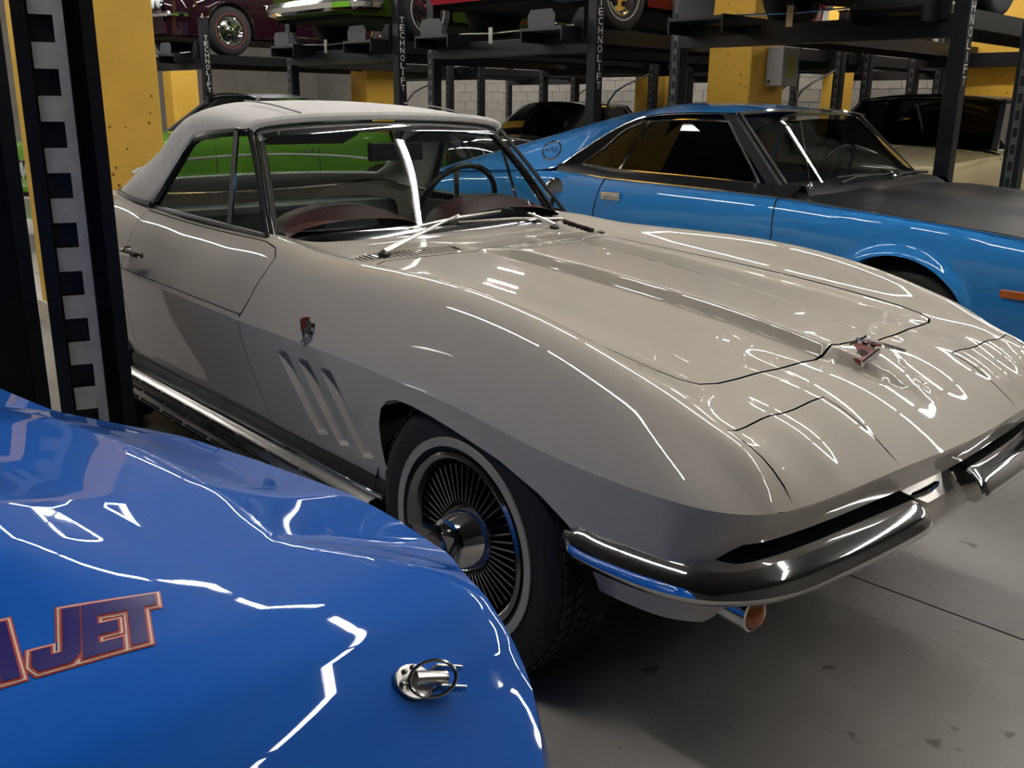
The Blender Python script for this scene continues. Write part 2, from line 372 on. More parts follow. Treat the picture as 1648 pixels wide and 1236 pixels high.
# outline of the body without the doors' crease edges: cut slightly inside
def fix(poly): # keep hole loops strictly inside the outline
    p = np.array(poly); s = np.where(np.abs(p[:, 1]) > cy(p[:, 0])-.003, (cy(p[:, 0])-.003)/np.maximum(np.abs(p[:, 1]), 1e-6), 1); s = np.where((p[:, 0] < .45), s, 1); return np.stack([p[:, 0], p[:, 1]*s], -1)
doorR = fix(doorR); doorL = doorR*[1, -1]
bl = lambda x0, x1, n: [[(x, sg*(float(bhw(x))+d)) for x in np.linspace(x0, x1, n)] for sg in (1, -1) for d in (-.0135, -.007, 0, .007, .0135)]
fieldmesh('upper_body', outl, [hood, hlR, hlL, cock, grR, grL, doorR, doorL], .022, Tf, CREAM, cv, skirt=[hood, hlR, hlL, grR, grL, doorR, doorL], lines=bl(.525, .60, 8))
G_ = .006
hd = inset(hood, G_); fieldmesh('hood', hd, [], .02, Tf, CREAM, cv, skirt=[hd], lines=bl(-.66, .478, 46))
for P_ in (hlR, hlL):
    q = inset(P_, .004); xc_ = np.interp(np.abs(P_[:, 1]), [.288, .455, .61], [.7875, .7725, .752]); q = np.where((P_[:, 0] > xc_-.004)[:, None], P_+[.0015, 0], q); fieldmesh('headlight_door', q, [], .02, Tf, CREAM, cv, skirt=[q])
# ---- lower flanks: y = Sd(x, z) below the crease
def Sd(x, z):
    d = np.maximum(cz(x)-z, 0); return cy(x)-(.07*d+.22*d*d)
def Sf(sg):
    def f(x, z):
        e = .003; y = Sd(x, z); gx = (Sd(x+e, z)-Sd(x-e, z))/(2*e); gz = (Sd(x, z+e)-Sd(x, z-e))/(2*e)
        n = np.stack([-gx, np.ones_like(gx), -gz], -1); n /= np.linalg.norm(n, axis=1)[:, None]
        return np.stack([x, y*sg, z], -1), n*[1, sg, 1]
    return f
archF = [(.385, .455), (.375, .475), (.343, .50), (.267, .542), (.148, .582), (-.026, .612), (-.10, .622), (-.17, .628), (-.235, .628), (-.278, .615), (-.310, .585), (-.328, .54), (-.333, .48), (-.33, .43), (-.318, .372)]
archB = [(-2.489+x, z) for x, z in [(.335, .372), (.345, .45), (.335, .55), (.30, .61), (.2, .645), (0, .66), (-.2, .64), (-.30, .58), (-.35, .48), (-.36, .42)]]
top_ = [(float(p[0]), float(p[2])) for p in cre[::-1] if -3.28 < p[0] < .5+1e-6 and p[1] > .6]
bot = [(-3.26, .45), (-2.9, .42)]+archB[::-1]+[(-2.1, .372), (-1.5, .372), (-.9, .370)]+archF[::-1]+[(.5, .452)]
sideO = np.array(top_+resample(bot, .03, False).tolist())
vents = [[(-.828, .628), (-.815, .640), (-.775, .643), (-.762, .630), (-.612, .430), (-.668, .415)], [(-.710, .628), (-.697, .640), (-.657, .640), (-.643, .628), (-.497, .428), (-.556, .413)], [(-.592, .626), (-.579, .638), (-.540, .637), (-.527, .625), (-.385, .425), (-.440, .410)]]
vents = [resample(v, .02) for v in vents]
dl = [(x, float(cz(x))-.001) for x in np.linspace(-2.04, -1.06, 30)]+[(-1.057, .64), (-1.045, .59), (-1.015, .52), (-.985, .45), (-.955, .376), (-2.04, .376)]
dlow = resample(dl, .03)
for sg, dU in ((1, doorR), (-1, doorL)):
    f = Sf(sg)
    fieldmesh('flank', sideO, vents+[dlow], .025, f, CREAM, cv, skirt=[dlow])
    # door: upper and lower skin joined
    a = fieldmesh('door', inset(dU, .0035), [], .025, Tf, CREAM, cv, skirt=[inset(dU, .0035)])
    b = fieldmesh('door_skin', inset(dlow, .003), [], .025, f, CREAM, a, skirt=[inset(dlow, .003)])
    xq = np.linspace(-2.035, -1.062, 40); A_, _n = Tf(xq, sg*(cy(xq)-.0055)); B_, _n = f(xq, cz(xq)-.004)
    m = MB(); m.strip(A_, [np.array([x, sg*float(cy(x)), float(cz(x))]) for x in xq]); m.strip([np.array([x, sg*float(cy(x)), float(cz(x))]) for x in xq], B_); m.build('door_crease', CREAM, a)
    for v in vents:   # recessed slots, deepest at the top, running out at the foot
        v = np.asarray(v); x0, n0 = f(v[:, 0], v[:, 1]); zt = (v[:, 1]-.41)/.23; cen = v.mean(0)
        v2 = cen+(v-cen)*[.78, .93]; x1, n1 = f(v2[:, 0], v2[:, 1]); x1 = x1-n1*(.010+.022*np.clip(zt, 0, 1)[:, None])
        m = MB(); m.grid([x0, x1], True); k = len(m.V); m.V += [tuple(p) for p in x1]; m.V.append(tuple(x1.mean(0))); q = len(x1)
        m.F += [(k+i, k+(i+1) % q, k+q) for i in range(q)]; m.build('fender_vent', CREAM, cv, True)
    # wheel-house liners
    for xc, zt in ((0, .60), (-2.489, .62)):
        m = MB(); G = []
        for k in range(17):
            t = math.pi*k/16; rr = .40; G.append([(xc-rr*math.cos(t)*.98, sg*.765, .30+.33*math.sin(t)), (xc-rr*math.cos(t), sg*.45, .30+.36*math.sin(t))])
        m.grid(G); m.F.append(tuple(2*i+1 for i in range(17))); m.build('wheel_well', MATTE, cv)
# ---- nose below the crease (wraps round the front), grille mouth, tail panel
ns = [p for p in cre if p[0] > .45 and p[1] >= 0 and p[0] > 0]
ns = np.array(ns); full = np.vstack([ns, (ns*[1, -1, 1])[::-1][1:]])
def nosecol(i, P):
    t = P[min(i+1, len(P)-1)]-P[max(i-1, 0)]; n = np.array([t[1], -t[0], 0]); n /= np.linalg.norm(n); n = n if n @ np.array([1, np.sign(P[i][1])*.6, 0]) > 0 else -n; return n
rows = []
for i, p in enumerate(full):
    n = nosecol(i, full); fr_ = np.clip((p[0]-.60)/.13, 0, 1); zb = .455*(1-fr_)+.545*fr_; H = p[2]-zb
    rows.append([p-n*(.07*d+.22*d*d+.45*fr_*d)-np.array([0, 0, d]) for d in np.linspace(0, H, 7)])
m = MB(); m.grid(rows); lowlip = [r[-1] for r in rows]; m.build('nose_underside', CREAM, cv, True)
m = MB(); m.grid([[r*[1, 1, 1] for r in lowlip], [np.array([p[0]-.25, p[1]*.9, p[2]-.01]) for p in lowlip], [np.array([p[0]-.25, p[1]*.9, .44]) for p in lowlip]]); m.build('grille_cavity', MATTE, cv)
m = MB()
for k in range(3):
    z = .50-.028*k; m.tube(cr([(.60, -.50, z), (.655, -.3, z), (.665, 0, z), (.655, .3, z), (.60, .5, z)], 5), .006, 6)
m.build('grille_bar', DCHROME, cv, True)
rear = [p for p in cre if p[0] < -3.2]; rear = np.array(rear); rf_ = np.vstack([(rear*[1, -1, 1])[::-1][:-1], rear]); rows = [[p-np.array([-.1*d, .1*d*np.sign(p[1]), d]) for d in np.linspace(0, .28, 4)] for p in rf_]
m = MB(); m.grid(rows); m.build('tail_panel', CREAM, cv, True)
# ---- bumpers, valance, turn signals
bp = cr([(.345, .788, .010), (.40, .792, .0), (.50, .792, 0), (.60, .775, 0), (.675, .735, 0), (.73, .66, 0), (.760, .55, 0), (.777, .35, 0), (.783, .17, 0), (.780, .125, 0)], 5)
prof = [(-.020, .436), (-.002, .434), (.016, .443), (.023, .458), (.018, .474), (.002, .494), (-.024, .511), (-.058, .521), (-.090, .523)]
for sg in (1, -1):
    P = bp*[1, 1, 1]; G = []
    for i, p in enumerate(P):
        t = P[min(i+1, len(P)-1)]-P[max(i-1, 0)]; n = np.array([-t[1], t[0], 0]); n /= np.linalg.norm(n); n = n if n[0]+n[1] > 0 else -n
        k = min(1, .25+i*.2) if i < 4 else 1; k = k*(.8 if i == len(P)-1 else 1)
        G.append([np.array([(p+n*a*k)[0], sg*(p+n*a*k)[1], (b-.47)*k+.47+p[2]]) for a, b in prof])
    m = MB(); m.grid(G); m.F.append(tuple(range(len(prof)))); m.F.append(tuple(len(m.V)-len(prof)+i for i in range(len(prof))))
    m.build('front_bumper', CHROME, cv, True)
    # valance below the bumper
    G = []
    for p in cr([(.40, .745), (.52, .742), (.62, .715), (.69, .63), (.715, .45), (.722, .25), (.72, .13)], 4): G.append([(p[0], sg*p[1], .455), (p[0]-.012, sg*p[1]*.99, .40), (p[0]-.05, sg*p[1]*.97, .345 if p[0] < .66 else .36)])
    m = MB(); m.grid(G); m.build('valance', CREAM, cv, True)
    c = np.array([.650, sg*.625, .388]); m = MB(); m.lathe([(.02, -.09), (.034, -.07), (.036, .05), (.031, .052)], c, 'x', 20); ts = m.build('turn_signal', CHROME, cv, True)
    m = MB(); m.lathe([(.031, .045), (.026, .060), (.012, .068), (.0, .070)], c, 'x', 20); m.build('lens', AMBER, ts, True)
G = [[(.715-.0*y, y, .462), (.728, y, .43), (.722, y, .385), (.69, y, .335), (.62, y, .30)] for y in np.linspace(-.24, .24, 9)]
m = MB(); m.grid(G); m.build('centre_valance', CREAM, cv, True)
m = MB(); m.tube(cr([(.70, -.13, .475), (.72, 0, .480), (.70, .13, .475)], 6), .010, 8); m.build('bumper_bracket', CHROME, cv, True)
m = MB(); m.prism([(.705, -.14, .500), (.738, -.14, .462), (.738, .02, .462), (.705, .09, .500)], (-.004, 0, -.003)); m.build('plate_bracket', STEEL, cv)
# ---- rocker strip and side-pipe cover
for sg in (1, -1):
    m = MB(); m.box((-1.21, sg*.752, .352), (.89, .012, .020)); m.build('rocker_strip', BLACK, cv)
    m = MB(); m.bar((-2.10, sg*.775, .325), (-.33, sg*.775, .335), .020, .014); m.build('rocker_moulding', CHROME, cv, bevel=.003)
    sp = [(.765, .330), (.800, .322), (.822, .295), (.826, .262), (.812, .228), (.780, .205)]
    cov = MB(); slot = MB(); xa = np.linspace(-2.08, -.36, 44)
    G = [[(x, sg*y, z) for y, z in sp] for x in xa]; cov.grid(G); cv_ = cov.build('side_pipe_cover', STEEL, cv, True)
    for r in range(4):
        y, z = [(.813, .310), (.8265, .284), (.8225, .245), (.800, .216)][r]; ny, nz = [(.55, .8), (.98, .15), (.92, -.38), (.7, -.7)][r]
        for k in range(8):
            x = -2.0+k*.20+(.05 if r % 2 else 0); slot.box((x, sg*(y-.001), z), (.082, .003, .0045), np.array([[1, 0, 0], [0, ny*sg, -nz], [0, nz, ny*sg]]).T)
    slot.build('slot', MATTE, cv_)
# ---- wheels
def tyre_profile(R, rw, w):
    return [(rw, -w*.42), (rw+.012, -w*.50), (R*.86, -w*.53), (R*.955, -w*.49), (R*.985, -w*.42), (R, -w*.36), (R, w*.36), (R*.985, w*.42), (R*.955, w*.49), (R*.86, w*.53), (rw+.012, w*.50), (rw, w*.42)]
def cv_wheel(xc, sg):
    R = .338; c = (xc, sg*.695, R); t = empty('wheel', (xc, -sg*.695, R)); t.parent = cv
    m = MB(); m.lathe(tyre_profile(R-.007, .205, .175), n=56); ty = m.build('tyre', RUBBER, t, True)
    m = MB()
    for k in range(64):
        a0 = 2*math.pi*k/64
        for j in range(5):
            y = -.060+.030*j; a = a0+(.03 if j % 2 else 0); sk = .02*(1 if j < 2 else -1 if j > 2 else 0)
            q = [(aa, yy) for aa, yy in ((a-sk, y-.012), (a+.072-sk, y-.012), (a+.072+sk, y+.012), (a+sk, y+.012))]
            lo = [((R-.008)*math.cos(aa), yy, (R-.008)*math.sin(aa)) for aa, yy in q]; hi = [(R*math.cos(aa), yy, R*math.sin(aa)) for aa, yy in q]
            m.add(lo+hi, [(4, 5, 6, 7), (0, 1, 5, 4), (1, 2, 6, 5), (2, 3, 7, 6), (3, 0, 4, 7)])
    m.build('tread', RUBBER, ty)
    f = lambda P: [(r, sg*o) for r, o in P]
    m = MB(); m.lathe(f([(.226, .0895), (.226, .0935), (.247, .0945), (.247, .0900)]), n=56); m.build('whitewall', mat('whitewall', (.40, .38, .33), .6), ty, True)
    m = MB(); m.lathe(f([(.212, .070), (.212, .090), (.205, .096), (.196, .092), (.190, .080), (.184, .060), (.178, .045)]), n=56); m.build('rim', DCHROME, t, True)
    m = MB(); m.lathe(f([(.18, .046), (.10, .030), (.0, .030)]), n=40); m.build('wheel_dish', MATTE, t, True)
    m = MB(); nf = 48
    for k in range(nf):
        a = 2*math.pi*k/nf; u = np.array([math.cos(a), 0, math.sin(a)]); v = np.array([-math.sin(a), 0, math.cos(a)])*.0022
        A = u*.085+np.array([0, sg*.075, 0]); B = u*.178+np.array([0, sg*.066, 0]); C_ = u*.178+np.array([0, sg*.044, 0]); D = u*.085+np.array([0, sg*.03, 0])
        m.add([A-v, B-v, C_-v, D-v, A+v, B+v, C_+v, D+v], [(0, 1, 2, 3), (7, 6, 5, 4), (0, 4, 5, 1), (1, 5, 6, 2)])
    m.build('fin', DCHROME, t)
    m = MB(); m.lathe(f([(.092, .060), (.090, .075), (.060, .125), (.050, .128)]), n=40); m.build('hub_cone', CHROME, t, True)
    m = MB(); m.lathe(f([(.048, .105), (.050, .128), (.040, .136), (.040, .160), (.034, .166)]), n=32)
    for k in range(3):
        a = math.radians(155)+2*math.pi*k/3; u = np.array([math.cos(a), 0, math.sin(a)]); v = np.array([-math.sin(a), 0, math.cos(a)])
        y0 = np.array([0, sg*.128, 0]); y1 = np.array([0, sg*.160, 0]); ytip = np.array([0, sg*.172, 0])
        m.add([u*.03+v*.03+y0, u*.03-v*.03+y0, u*.098+v*.003+ytip, u*.098-v*.003+ytip, u*.03+v*.026+y1, u*.03-v*.026+y1], [(0, 2, 3, 1), (4, 5, 3, 2), (0, 4, 2), (1, 3, 5)])
    m.build('spinner', DCHROME, t, True)
    m = MB(); m.lathe(f([(.034, .165), (.02, .169), (.0, .170)]), n=24); m.build('cap', mat('hub_badge', (.30, .20, .16), .3, .6), t, True)
for xc in (0, -2.489):
    for sg in (1, -1): cv_wheel(xc, sg)
m = MB(); m.box((-1.3, 0, .24), (1.45, .55, .04)); m.build('underbody', MATTE, cv)
m = MB()
for xc in (0, -2.489): m.tube([(xc, -.62, .338), (xc, .62, .338)], .04, 8)
m.build('axle', MATTE, cv)
# ---------------------------------------------------------------- convertible: windscreen, soft top, side windows, cabin, trim
SOFT = mat('soft_top_cloth', (.62, .605, .59), .75, noise=.06, nscale=30, bump=.08, bscale=400)
TRIMB = mat('trim_black', (.015, .015, .016), .3)
def lerp(a, b, t): return np.asarray(a)*(1-t)+np.asarray(b)*t
wsB = cr([(-1.160, -.610, .906), (-1.085, -.47, .908), (-1.045, -.25, .910), (-1.035, 0, .911), (-1.045, .25, .910), (-1.085, .47, .908), (-1.160, .610, .906)], 4)
wsT = cr([(-1.43, -.505, 1.222), (-1.405, -.40, 1.232), (-1.385, -.2, 1.241), (-1.38, 0, 1.244), (-1.385, .2, 1.241), (-1.405, .40, 1.232), (-1.43, .505, 1.222)], 4)
G = [[lerp(b, t, k/6)+np.array([.012, 0, .010])*math.sin(math.pi*k/6) for k in range(7)] for b, t in zip(wsB, wsT)]
m = MB(); m.grid(G); m.build('windscreen', GLASS, cv, True)
def band(P, prof, close=False):
    """sweep a small (n, z) profile along P in plan"""
    out = []
    for i, p in enumerate(P):
        t = P[min(i+1, len(P)-1)]-P[max(i-1, 0)]; n = np.array([t[1], -t[0], 0]); n /= np.linalg.norm(n); n = n if n[0] > -.2 else -n
        out.append([p+n*a+np.array([0, 0, b]) for a, b in prof])
    m = MB(); m.grid(out); return m
band(wsB, [(-.03, .016), (.004, .012), (.018, .002), (.022, -.016)]).build('windscreen_lower_trim', DCHROME, cv, True)
band(wsT, [(.03, -.016), (.028, -.004), (.012, .010), (-.02, .016), (-.04, .010)]).build('windscreen_header', CHROME, cv, True)
for sg in (1, -1):
    e = 0 if sg == -1 else -1
    a, b = wsB[e], wsT[e]; o = np.array([0, sg*.012, 0])
    pl = [lerp(a, b, k/8)+np.array([.012, 0, .01])*math.sin(math.pi*k/8) for k in range(9)]
    m = MB(); m.tube([p+o*.2+np.array([.008, 0, 0]) for p in pl], .011, 8); m.build('pillar_trim', CHROME, cv, True)
    m = MB()
    m.grid([[p+o, p+o*2.0+np.array([-.010, 0, 0]), p+o*2.2+np.array([-.030, 0, 0]), p+o*.8+np.array([-.042, 0, 0])] for p in pl]); m.build('windscreen_pillar', TRIMB, cv, True)
    # door glass, vent window and their frames
    vA = px(369, 374, 'y', .648)*[1, sg, 1]; vB = px(381, 209, 'y', .570)*[1, sg, 1]       # upright between vent and door glass
    fT = px(404, 211, 'y', .545)*[1, sg, 1]; fB = px(430, 381, 'y', .650)*[1, sg, 1]; rT = (-1.80, sg*.570, 1.185); rB = (-2.02, sg*.650, .940)
    m = MB(); m.add([fB, vA, vB, fT], [(0, 1, 2, 3)]); m.build('vent_window', GLASS, cv)
    m = MB(); m.tube([fB, fT, vB], .008, 6); m.tube([fB, vA], .008, 6); m.build('vent_frame', TRIMB, cv, True)
    m = MB(); m.bar(vA, vB, .016, .012); m.build('vent_post', CHROME, cv)
    m = MB(); m.add([vA, rB, rT, vB], [(0, 1, 2, 3)]); m.build('door_window', GLASS, cv)
    m = MB(); m.tube(cr([fT, (-1.64, sg*.570, 1.214), rT, (-1.88, sg*.60, 1.10), rB], 5), .014, 8); m.build('weather_strip', TRIMB, cv, True)
    m = MB(); m.tube(cr([fB, (-1.6, sg*.658, .931), rB, (-2.3, sg*.645, .962)], 5), .009, 6); m.build('sill_strip', TRIMB, cv, True)
# soft top: tensor grid, right half columns from drip edge to centre
rowsT = [
 [(-1.425, .548, 1.226), (-1.415, .515, 1.258), (-1.40, .36, 1.276), (-1.392, .18, 1.283), (-1.39, 0, 1.285)],
 [(-1.60, .572, 1.222), (-1.60, .530, 1.275), (-1.60, .36, 1.302), (-1.60, .18, 1.310), (-1.60, 0, 1.312)],
 [(-1.79, .585, 1.190), (-1.80, .535, 1.278), (-1.81, .36, 1.315), (-1.81, .18, 1.326), (-1.81, 0, 1.329)],
 [(-1.885, .612, 1.085), (-1.96, .56, 1.235), (-2.00, .38, 1.305), (-2.00, .18, 1.320), (-2.00, 0, 1.323)],
 [(-1.955, .640, 1.000), (-2.10, .59, 1.130), (-2.19, .40, 1.200), (-2.21, .18, 1.220), (-2.21, 0, 1.224)],
 [(-2.03, .660, .945), (-2.26, .635, 1.035), (-2.37, .43, 1.070), (-2.40, .18, 1.085), (-2.40, 0, 1.088)],
 [(-2.22, .660, .955), (-2.44, .625, .970), (-2.53, .42, .955), (-2.56, .18, .945), (-2.565, 0, .942)]]
half = np.array(rowsT); fullr = np.concatenate([half, half[:, ::-1][:, 1:]*[1, -1, 1]], 1)
fine = np.array([cr(r, 4) for r in fullr]); fine = np.array([cr(fine[:, j], 4) for j in range(fine.shape[1])]).transpose(1, 0, 2)
R_, C_ = fine.shape[:2]
m = MB(); mw = MB(); keep = []; win = []
for i in range(R_-1):
    for j in range(C_-1):
        f = (i*C_+j, i*C_+j+1, (i+1)*C_+j+1, (i+1)*C_+j); (win if 13 <= i < 22 and 5 <= j < C_-6 else keep).append(f)
so = mesh('soft_top', fine.reshape(-1, 3), keep, SOFT, cv, True); sm = so.modifiers.new('thick', 'SOLIDIFY'); sm.thickness = .012; sm.offset = 1
so.data.materials.append(BLACK)
m = MB(); m.grid(fine[13:23, 5:C_-5]); m.build('rear_window', glassmat('clear_vinyl', (.62, .66, .62), .12), cv, True)
m = MB(); m.tube([p+np.array([0, 0, .013]) for p in fine[20]*[1, 1, 1]][4:-4], .006, 6); m.build('rear_bow_seam', SOFT, cv, True)
m = MB(); m.tube([p+np.array([.006, 0, -.004]) for p in fine[0]], .015, 8); m.build('header_roll', SOFT, cv, True)
m = MB(); m.tube([p+np.array([0, 0, .013]) for p in fine[:9, 8]], .003, 5); m.tube([p+np.array([0, 0, .013]) for p in fine[:9, C_-9]], .003, 5); m.build('top_seam', mat('seam_thread', (.30, .29, .28), .8), cv, True, kind='stuff')
m = MB(); m.tube(cr([p+np.array([0, 0, .002]) for p in list(half[5:, 0])+list(half[6, 1:])+[q*[1, -1, 1] for q in half[6, ::-1][1:]]+[q*[1, -1, 1] for q in half[5:, 0][::-1]]], 3), .010, 6); m.build('soft_top_welt', TRIMB, cv, True)
# cabin
DASH = mat('dash_maroon', (.055, .012, .012), .5); CAB = mat('cabin_vinyl', (.035, .038, .036), .5); CABG = mat('cabin_panel_grey', (.10, .105, .10), .5)
m = MB(); m.grid([[(-1.06, y, .885), (-1.14, y, .905), (-1.24, y, .912), (-1.30, y, .895), (-1.31, y, .70)] for y in np.linspace(-.60, .60, 9)]); m.build('dashboard', CAB, cv, True)
for yc in (.33, -.33):
    G = []
    for k in range(13):
        t = math.pi*k/12; hw = .25; G.append([(-1.10, yc-hw*1.05*math.cos(t), .905+.050*math.sin(t)), (-1.20, yc-hw*math.cos(t), .905+.085*math.sin(t)), (-1.29, yc-hw*.97*math.cos(t), .905+.088*math.sin(t)), (-1.325, yc-hw*.92*math.cos(t), .895+.075*math.sin(t))])
    m = MB(); m.grid(G); m.build('dash_cowl', DASH, cv, True)
    m = MB(); m.tube([(-1.215, yc-.19*math.cos(t), .915+.078*math.sin(t)) for t in np.linspace(.5, 2.6, 14)], .006, 6); m.build('dash_rib', BLACK, cv, True)
sw = empty('steering_wheel', (-1.42, .33, .92)); sw.parent = cv; sw.rotation_euler = (0, math.radians(-68), 0)
m = MB(); m.tube([(.19*math.cos(a), .19*math.sin(a), 0) for a in np.linspace(0, 2*math.pi, 40, endpoint=False)], .012, 8, True); m.build('rim', BLACK, sw, True)
m = MB()
for a in (0.3, math.pi-.3, -math.pi/2): m.bar((0, 0, 0), (.185*math.cos(a), .185*math.sin(a), 0), .022, .006)
m.build('spoke', STEEL, sw); m = MB(); m.lathe([(0, .02), (.03, .02), (.04, .0), (.04, -.12)], axis='z', n=16); m.build('hub', BLACK, sw, True)
for yc in (.33, -.33):
    s_ = empty('seat', (-1.80, -yc, .30)); s_.parent = cv
    m = MB(); m.box((.02, 0, .10), (.26, .25, .08)); m.build('cushion', CAB, s_, bevel=.04)
    m = MB(); m.bar((-.26, 0, .12), (-.40, 0, .60), .46, .10, (1, 0, 0)); m.build('backrest', CAB, s_, bevel=.04)
m = MB(); m.box((-2.38, 0, .80), (.12, .60, .09)); m.build('rear_shelf', CABG, cv, bevel=.02)
m = MB(); m.box((-1.75, 0, .29), (.72, .70, .03)); m.build('cabin_floor', CAB, cv)
for sg in (1, -1):
    m = MB(); m.box((-1.6, sg*.635, .62), (.48, .018, .285)); m.build('door_panel', CABG, cv)
m = MB(); m.box((-1.36, 0, 1.155), (.012, .115, .032)); m.tube([(-1.40, 0, 1.24), (-1.36, 0, 1.165)], .007, 6); m.build('rear_view_mirror', TRIMB, cv, bevel=.008)
m = MB(); m.box((-1.374, 0, 1.155), (.002, .108, .026)); m.build('mirror_glass', CHROME, cv)
for sg in (.3, -.3): m = MB(); m.box((-1.44, sg, 1.205), (.06, .16, .008), np.array([[.9, 0, -.3], [0, 1, 0], [.3, 0, .9]])); m.build('sun_visor', CABG, cv, bevel=.005)
# cowl grilles: one slat each
for P_, sg in ((grR, 1), (grL, -1)):
    q = np.array(P_); x, n = Tf(q[:, 0], q[:, 1]); m = MB(); m.F.append(tuple(range(len(q)))); m.V += [tuple(p) for p in x-n*.03]; gb = m.build('cowl_grille', MATTE, cv)
    m = MB(); m.tube([p for p in x], .004, 6, True); m.build('grille_frame', CREAM, gb, True)
    for k in range(20):
        t = (k+.5)/20; yy = .195+.335*t; ins = [a for a in np.arange(-.88, -.69, .004) if inpoly([(a, yy*sg)], P_)[0]]
        if len(ins) < 4: continue
        xa = np.array([ins[0], ins[-1]]); X, N = Tf(xa, np.array([yy*sg, yy*sg])); m = MB(); m.bar(X[0]-N[0]*.001, X[1]-N[1]*.001, .0080, .0022); m.build('slat', CREAM, gb)
# wipers
def onT(x, y, h=0): X, N = Tf(np.array([x]), np.array([y])); return X[0]+N[0]*h
for (pv, e1, b0, b1) in (((-.80, .44, .002), px(738, 346, 'x', -1.02), px(658, 367, 'x', -1.03), px(806, 339, 'x', -1.02)), ((-.93, -.40, .0), px(850, 343, 'x', -1.03), px(738, 357, 'x', -1.02), px(905, 351, 'x', -1.05))):
    p0 = onT(*pv); wr = empty('wiper', (0, 0, 0)); wr.parent = cv
    m = MB(); m.lathe([(.018, -.02), (.018, .008), (.010, .014), (0, .014)], p0, 'z', 12); m.build('pivot', BLACK, wr, True)
    m = MB(); m.tube([p0+np.array([0, 0, .012]), lerp(p0, e1, .35)+np.array([0, 0, .010]), lerp(p0, e1, .75)+np.array([0, 0, .006]), e1], [.010, .008, .005, .004], 8); m.build('arm', STEEL, wr, True)
    m = MB(); m.tube([b0, lerp(b0, b1, .5)+np.array([.005, 0, .006]), b1], [.003, .005, .003], 6); m.build('blade_frame', STEEL, wr, True)
    m = MB(); m.tube([np.array(b0)-[.004, 0, .008], np.array(b1)-[.004, 0, .008]], .004, 5); m.build('blade_rubber', RUBBER, wr, True)
# door handles, fender mirror, slotted vent trim on the far cowl
for sg in (1, -1):
    y = sg*.79; h = empty('door_handle', (0, 0, 0)); h.parent = cv
    m = MB(); m.tube(cr([(-1.965, y, .795), (-1.94, y+sg*.03, .797), (-1.88, y+sg*.034, .797), (-1.80, y+sg*.022, .795), (-1.785, y+sg*.008, .794)], 4), .009, 8); m.build('lever', CHROME, h, True)
    m = MB(); m.lathe([(.016, -sg*.01), (.016, sg*.012), (.0, sg*.016)], (-1.96, y, .796), 'y', 14); m.build('button', CHROME, h, True)
mr = empty('door_mirror', (0, 0, 0)); mr.parent = cv
m = MB(); m.lathe([(0, -.030), (.024, -.026), (.040, -.008), (.044, .010), (.040, .014), (0, .014)], px(891, 303, 'y', -.715), 'x', 20); m.build('housing', CHROME, mr, True)
m = MB(); _p = px(891, 303, 'y', -.715); m.tube([_p+[0, 0, -.035], [_p[0], -.69, .905]], [.010, .016], 8); m.build('stalk', CHROME, mr, True)
vt = empty('vent_trim', (0, 0, 0)); vt.parent = cv; a = px(905, 356, 'z', .93); b = px(955, 372, 'z', .905)
m = MB(); m.bar(a, b, .018, .016); m.build('bar', CHROME, vt, bevel=.004)
m = MB()
for k in range(7): c = lerp(a, b, (k+.7)/7.4); m.box(c+np.array([.010, .006, 0]), (.006, .007, .006))
m.build('slot', MATTE, vt)
# crossed-flag emblems (fender and nose)
RED = mat('emblem_red', (.18, .012, .012), .3, coat=1); 
def emblem(c, ex, ey, en, s, parent):
    c = np.array(c); ex, ey, en = map(np.array, (ex, ey, en)); P = lambda u, v, h=0: c+ex*u*s+ey*v*s+en*h
    r = empty('crossed_flags_emblem', (0, 0, 0)); r.parent = parent
    m = MB(); m.bar(P(-.55, .35, .006), P(.15, -.55, .006), .005, .005, en); m.bar(P(.55, -.2, .006), P(-.1, -.6, .006), .005, .005, en); m.build('staff', CHROME, r)
    m = MB(); m.prism([P(-.5, .42), P(-.05, .55), P(.02, .0), P(-.32, -.12)], en*.008); m.build('red_flag', RED, r)
    ck = MB(); cw = MB()
    for i in range(4):
        for j in range(3):
            a, b = -.02+i*.13, .42-j*.17-i*.02; (ck if (i+j) % 2 else cw).prism([P(a, b), P(a+.13, b-.02), P(a+.16, b-.19), P(a+.03, b-.17)], en*.008)
    f = ck.build('checkered_flag', BLACK, r); cw.build('white_check', CHROME, f)
c_, n_ = Sf(1)(np.array([-.67]), np.array([.66])); X, N = Tf(np.array([-.665]), np.array([.787]))
emblem(X[0], (1, 0, 0), np.cross((1, 0, 0), N[0])*-1 if np.cross((1, 0, 0), N[0])[2] < 0 else np.cross((1, 0, 0), N[0]), N[0], .062, cv)
X, N = Tf(np.array([.545]), np.array([0.]))
m = MB(); m.prism([X[0]+np.array(q) for q in ((-.03, .075, -.012), (-.03, .005, .002), (.030, .012, -.006), (.030, .080, -.024))], N[0]*.010); pb = m.build('nose_badge', RED, cv, bevel=.003)
m = MB(); m.bar(X[0]+np.array([.031, .010, .002]), X[0]+np.array([.031, .082, -.018]), .006, .012); m.bar(X[0]+np.array([-.031, .004, .008]), X[0]+np.array([-.031, .076, -.006]), .006, .012)
for q in (-.01, .012): m.bar(X[0]+np.array([.0, .043+q, .002]), X[0]+np.array([.018, .043+q*.2, -.002]), .005, .006)
m.build('badge_trim', CHROME, pb)
m = MB(); m.bar(X[0]+np.array([-.035, .0, .016]), X[0]+np.array([.045, -.030, .004]), .006, .006); m.bar(X[0]+np.array([-.035, -.055, .006]), X[0]+np.array([.04, -.10, -.014]), .006, .006)
m.build('badge_staff', CHROME, pb); ck = MB()
for i in range(4):
    for j in range(3): 
        if (i+j) % 2: ck.box(X[0]+np.array([-.030+j*.014, -.012-i*.014, .010-i*.004]), (.006, .006, .004))
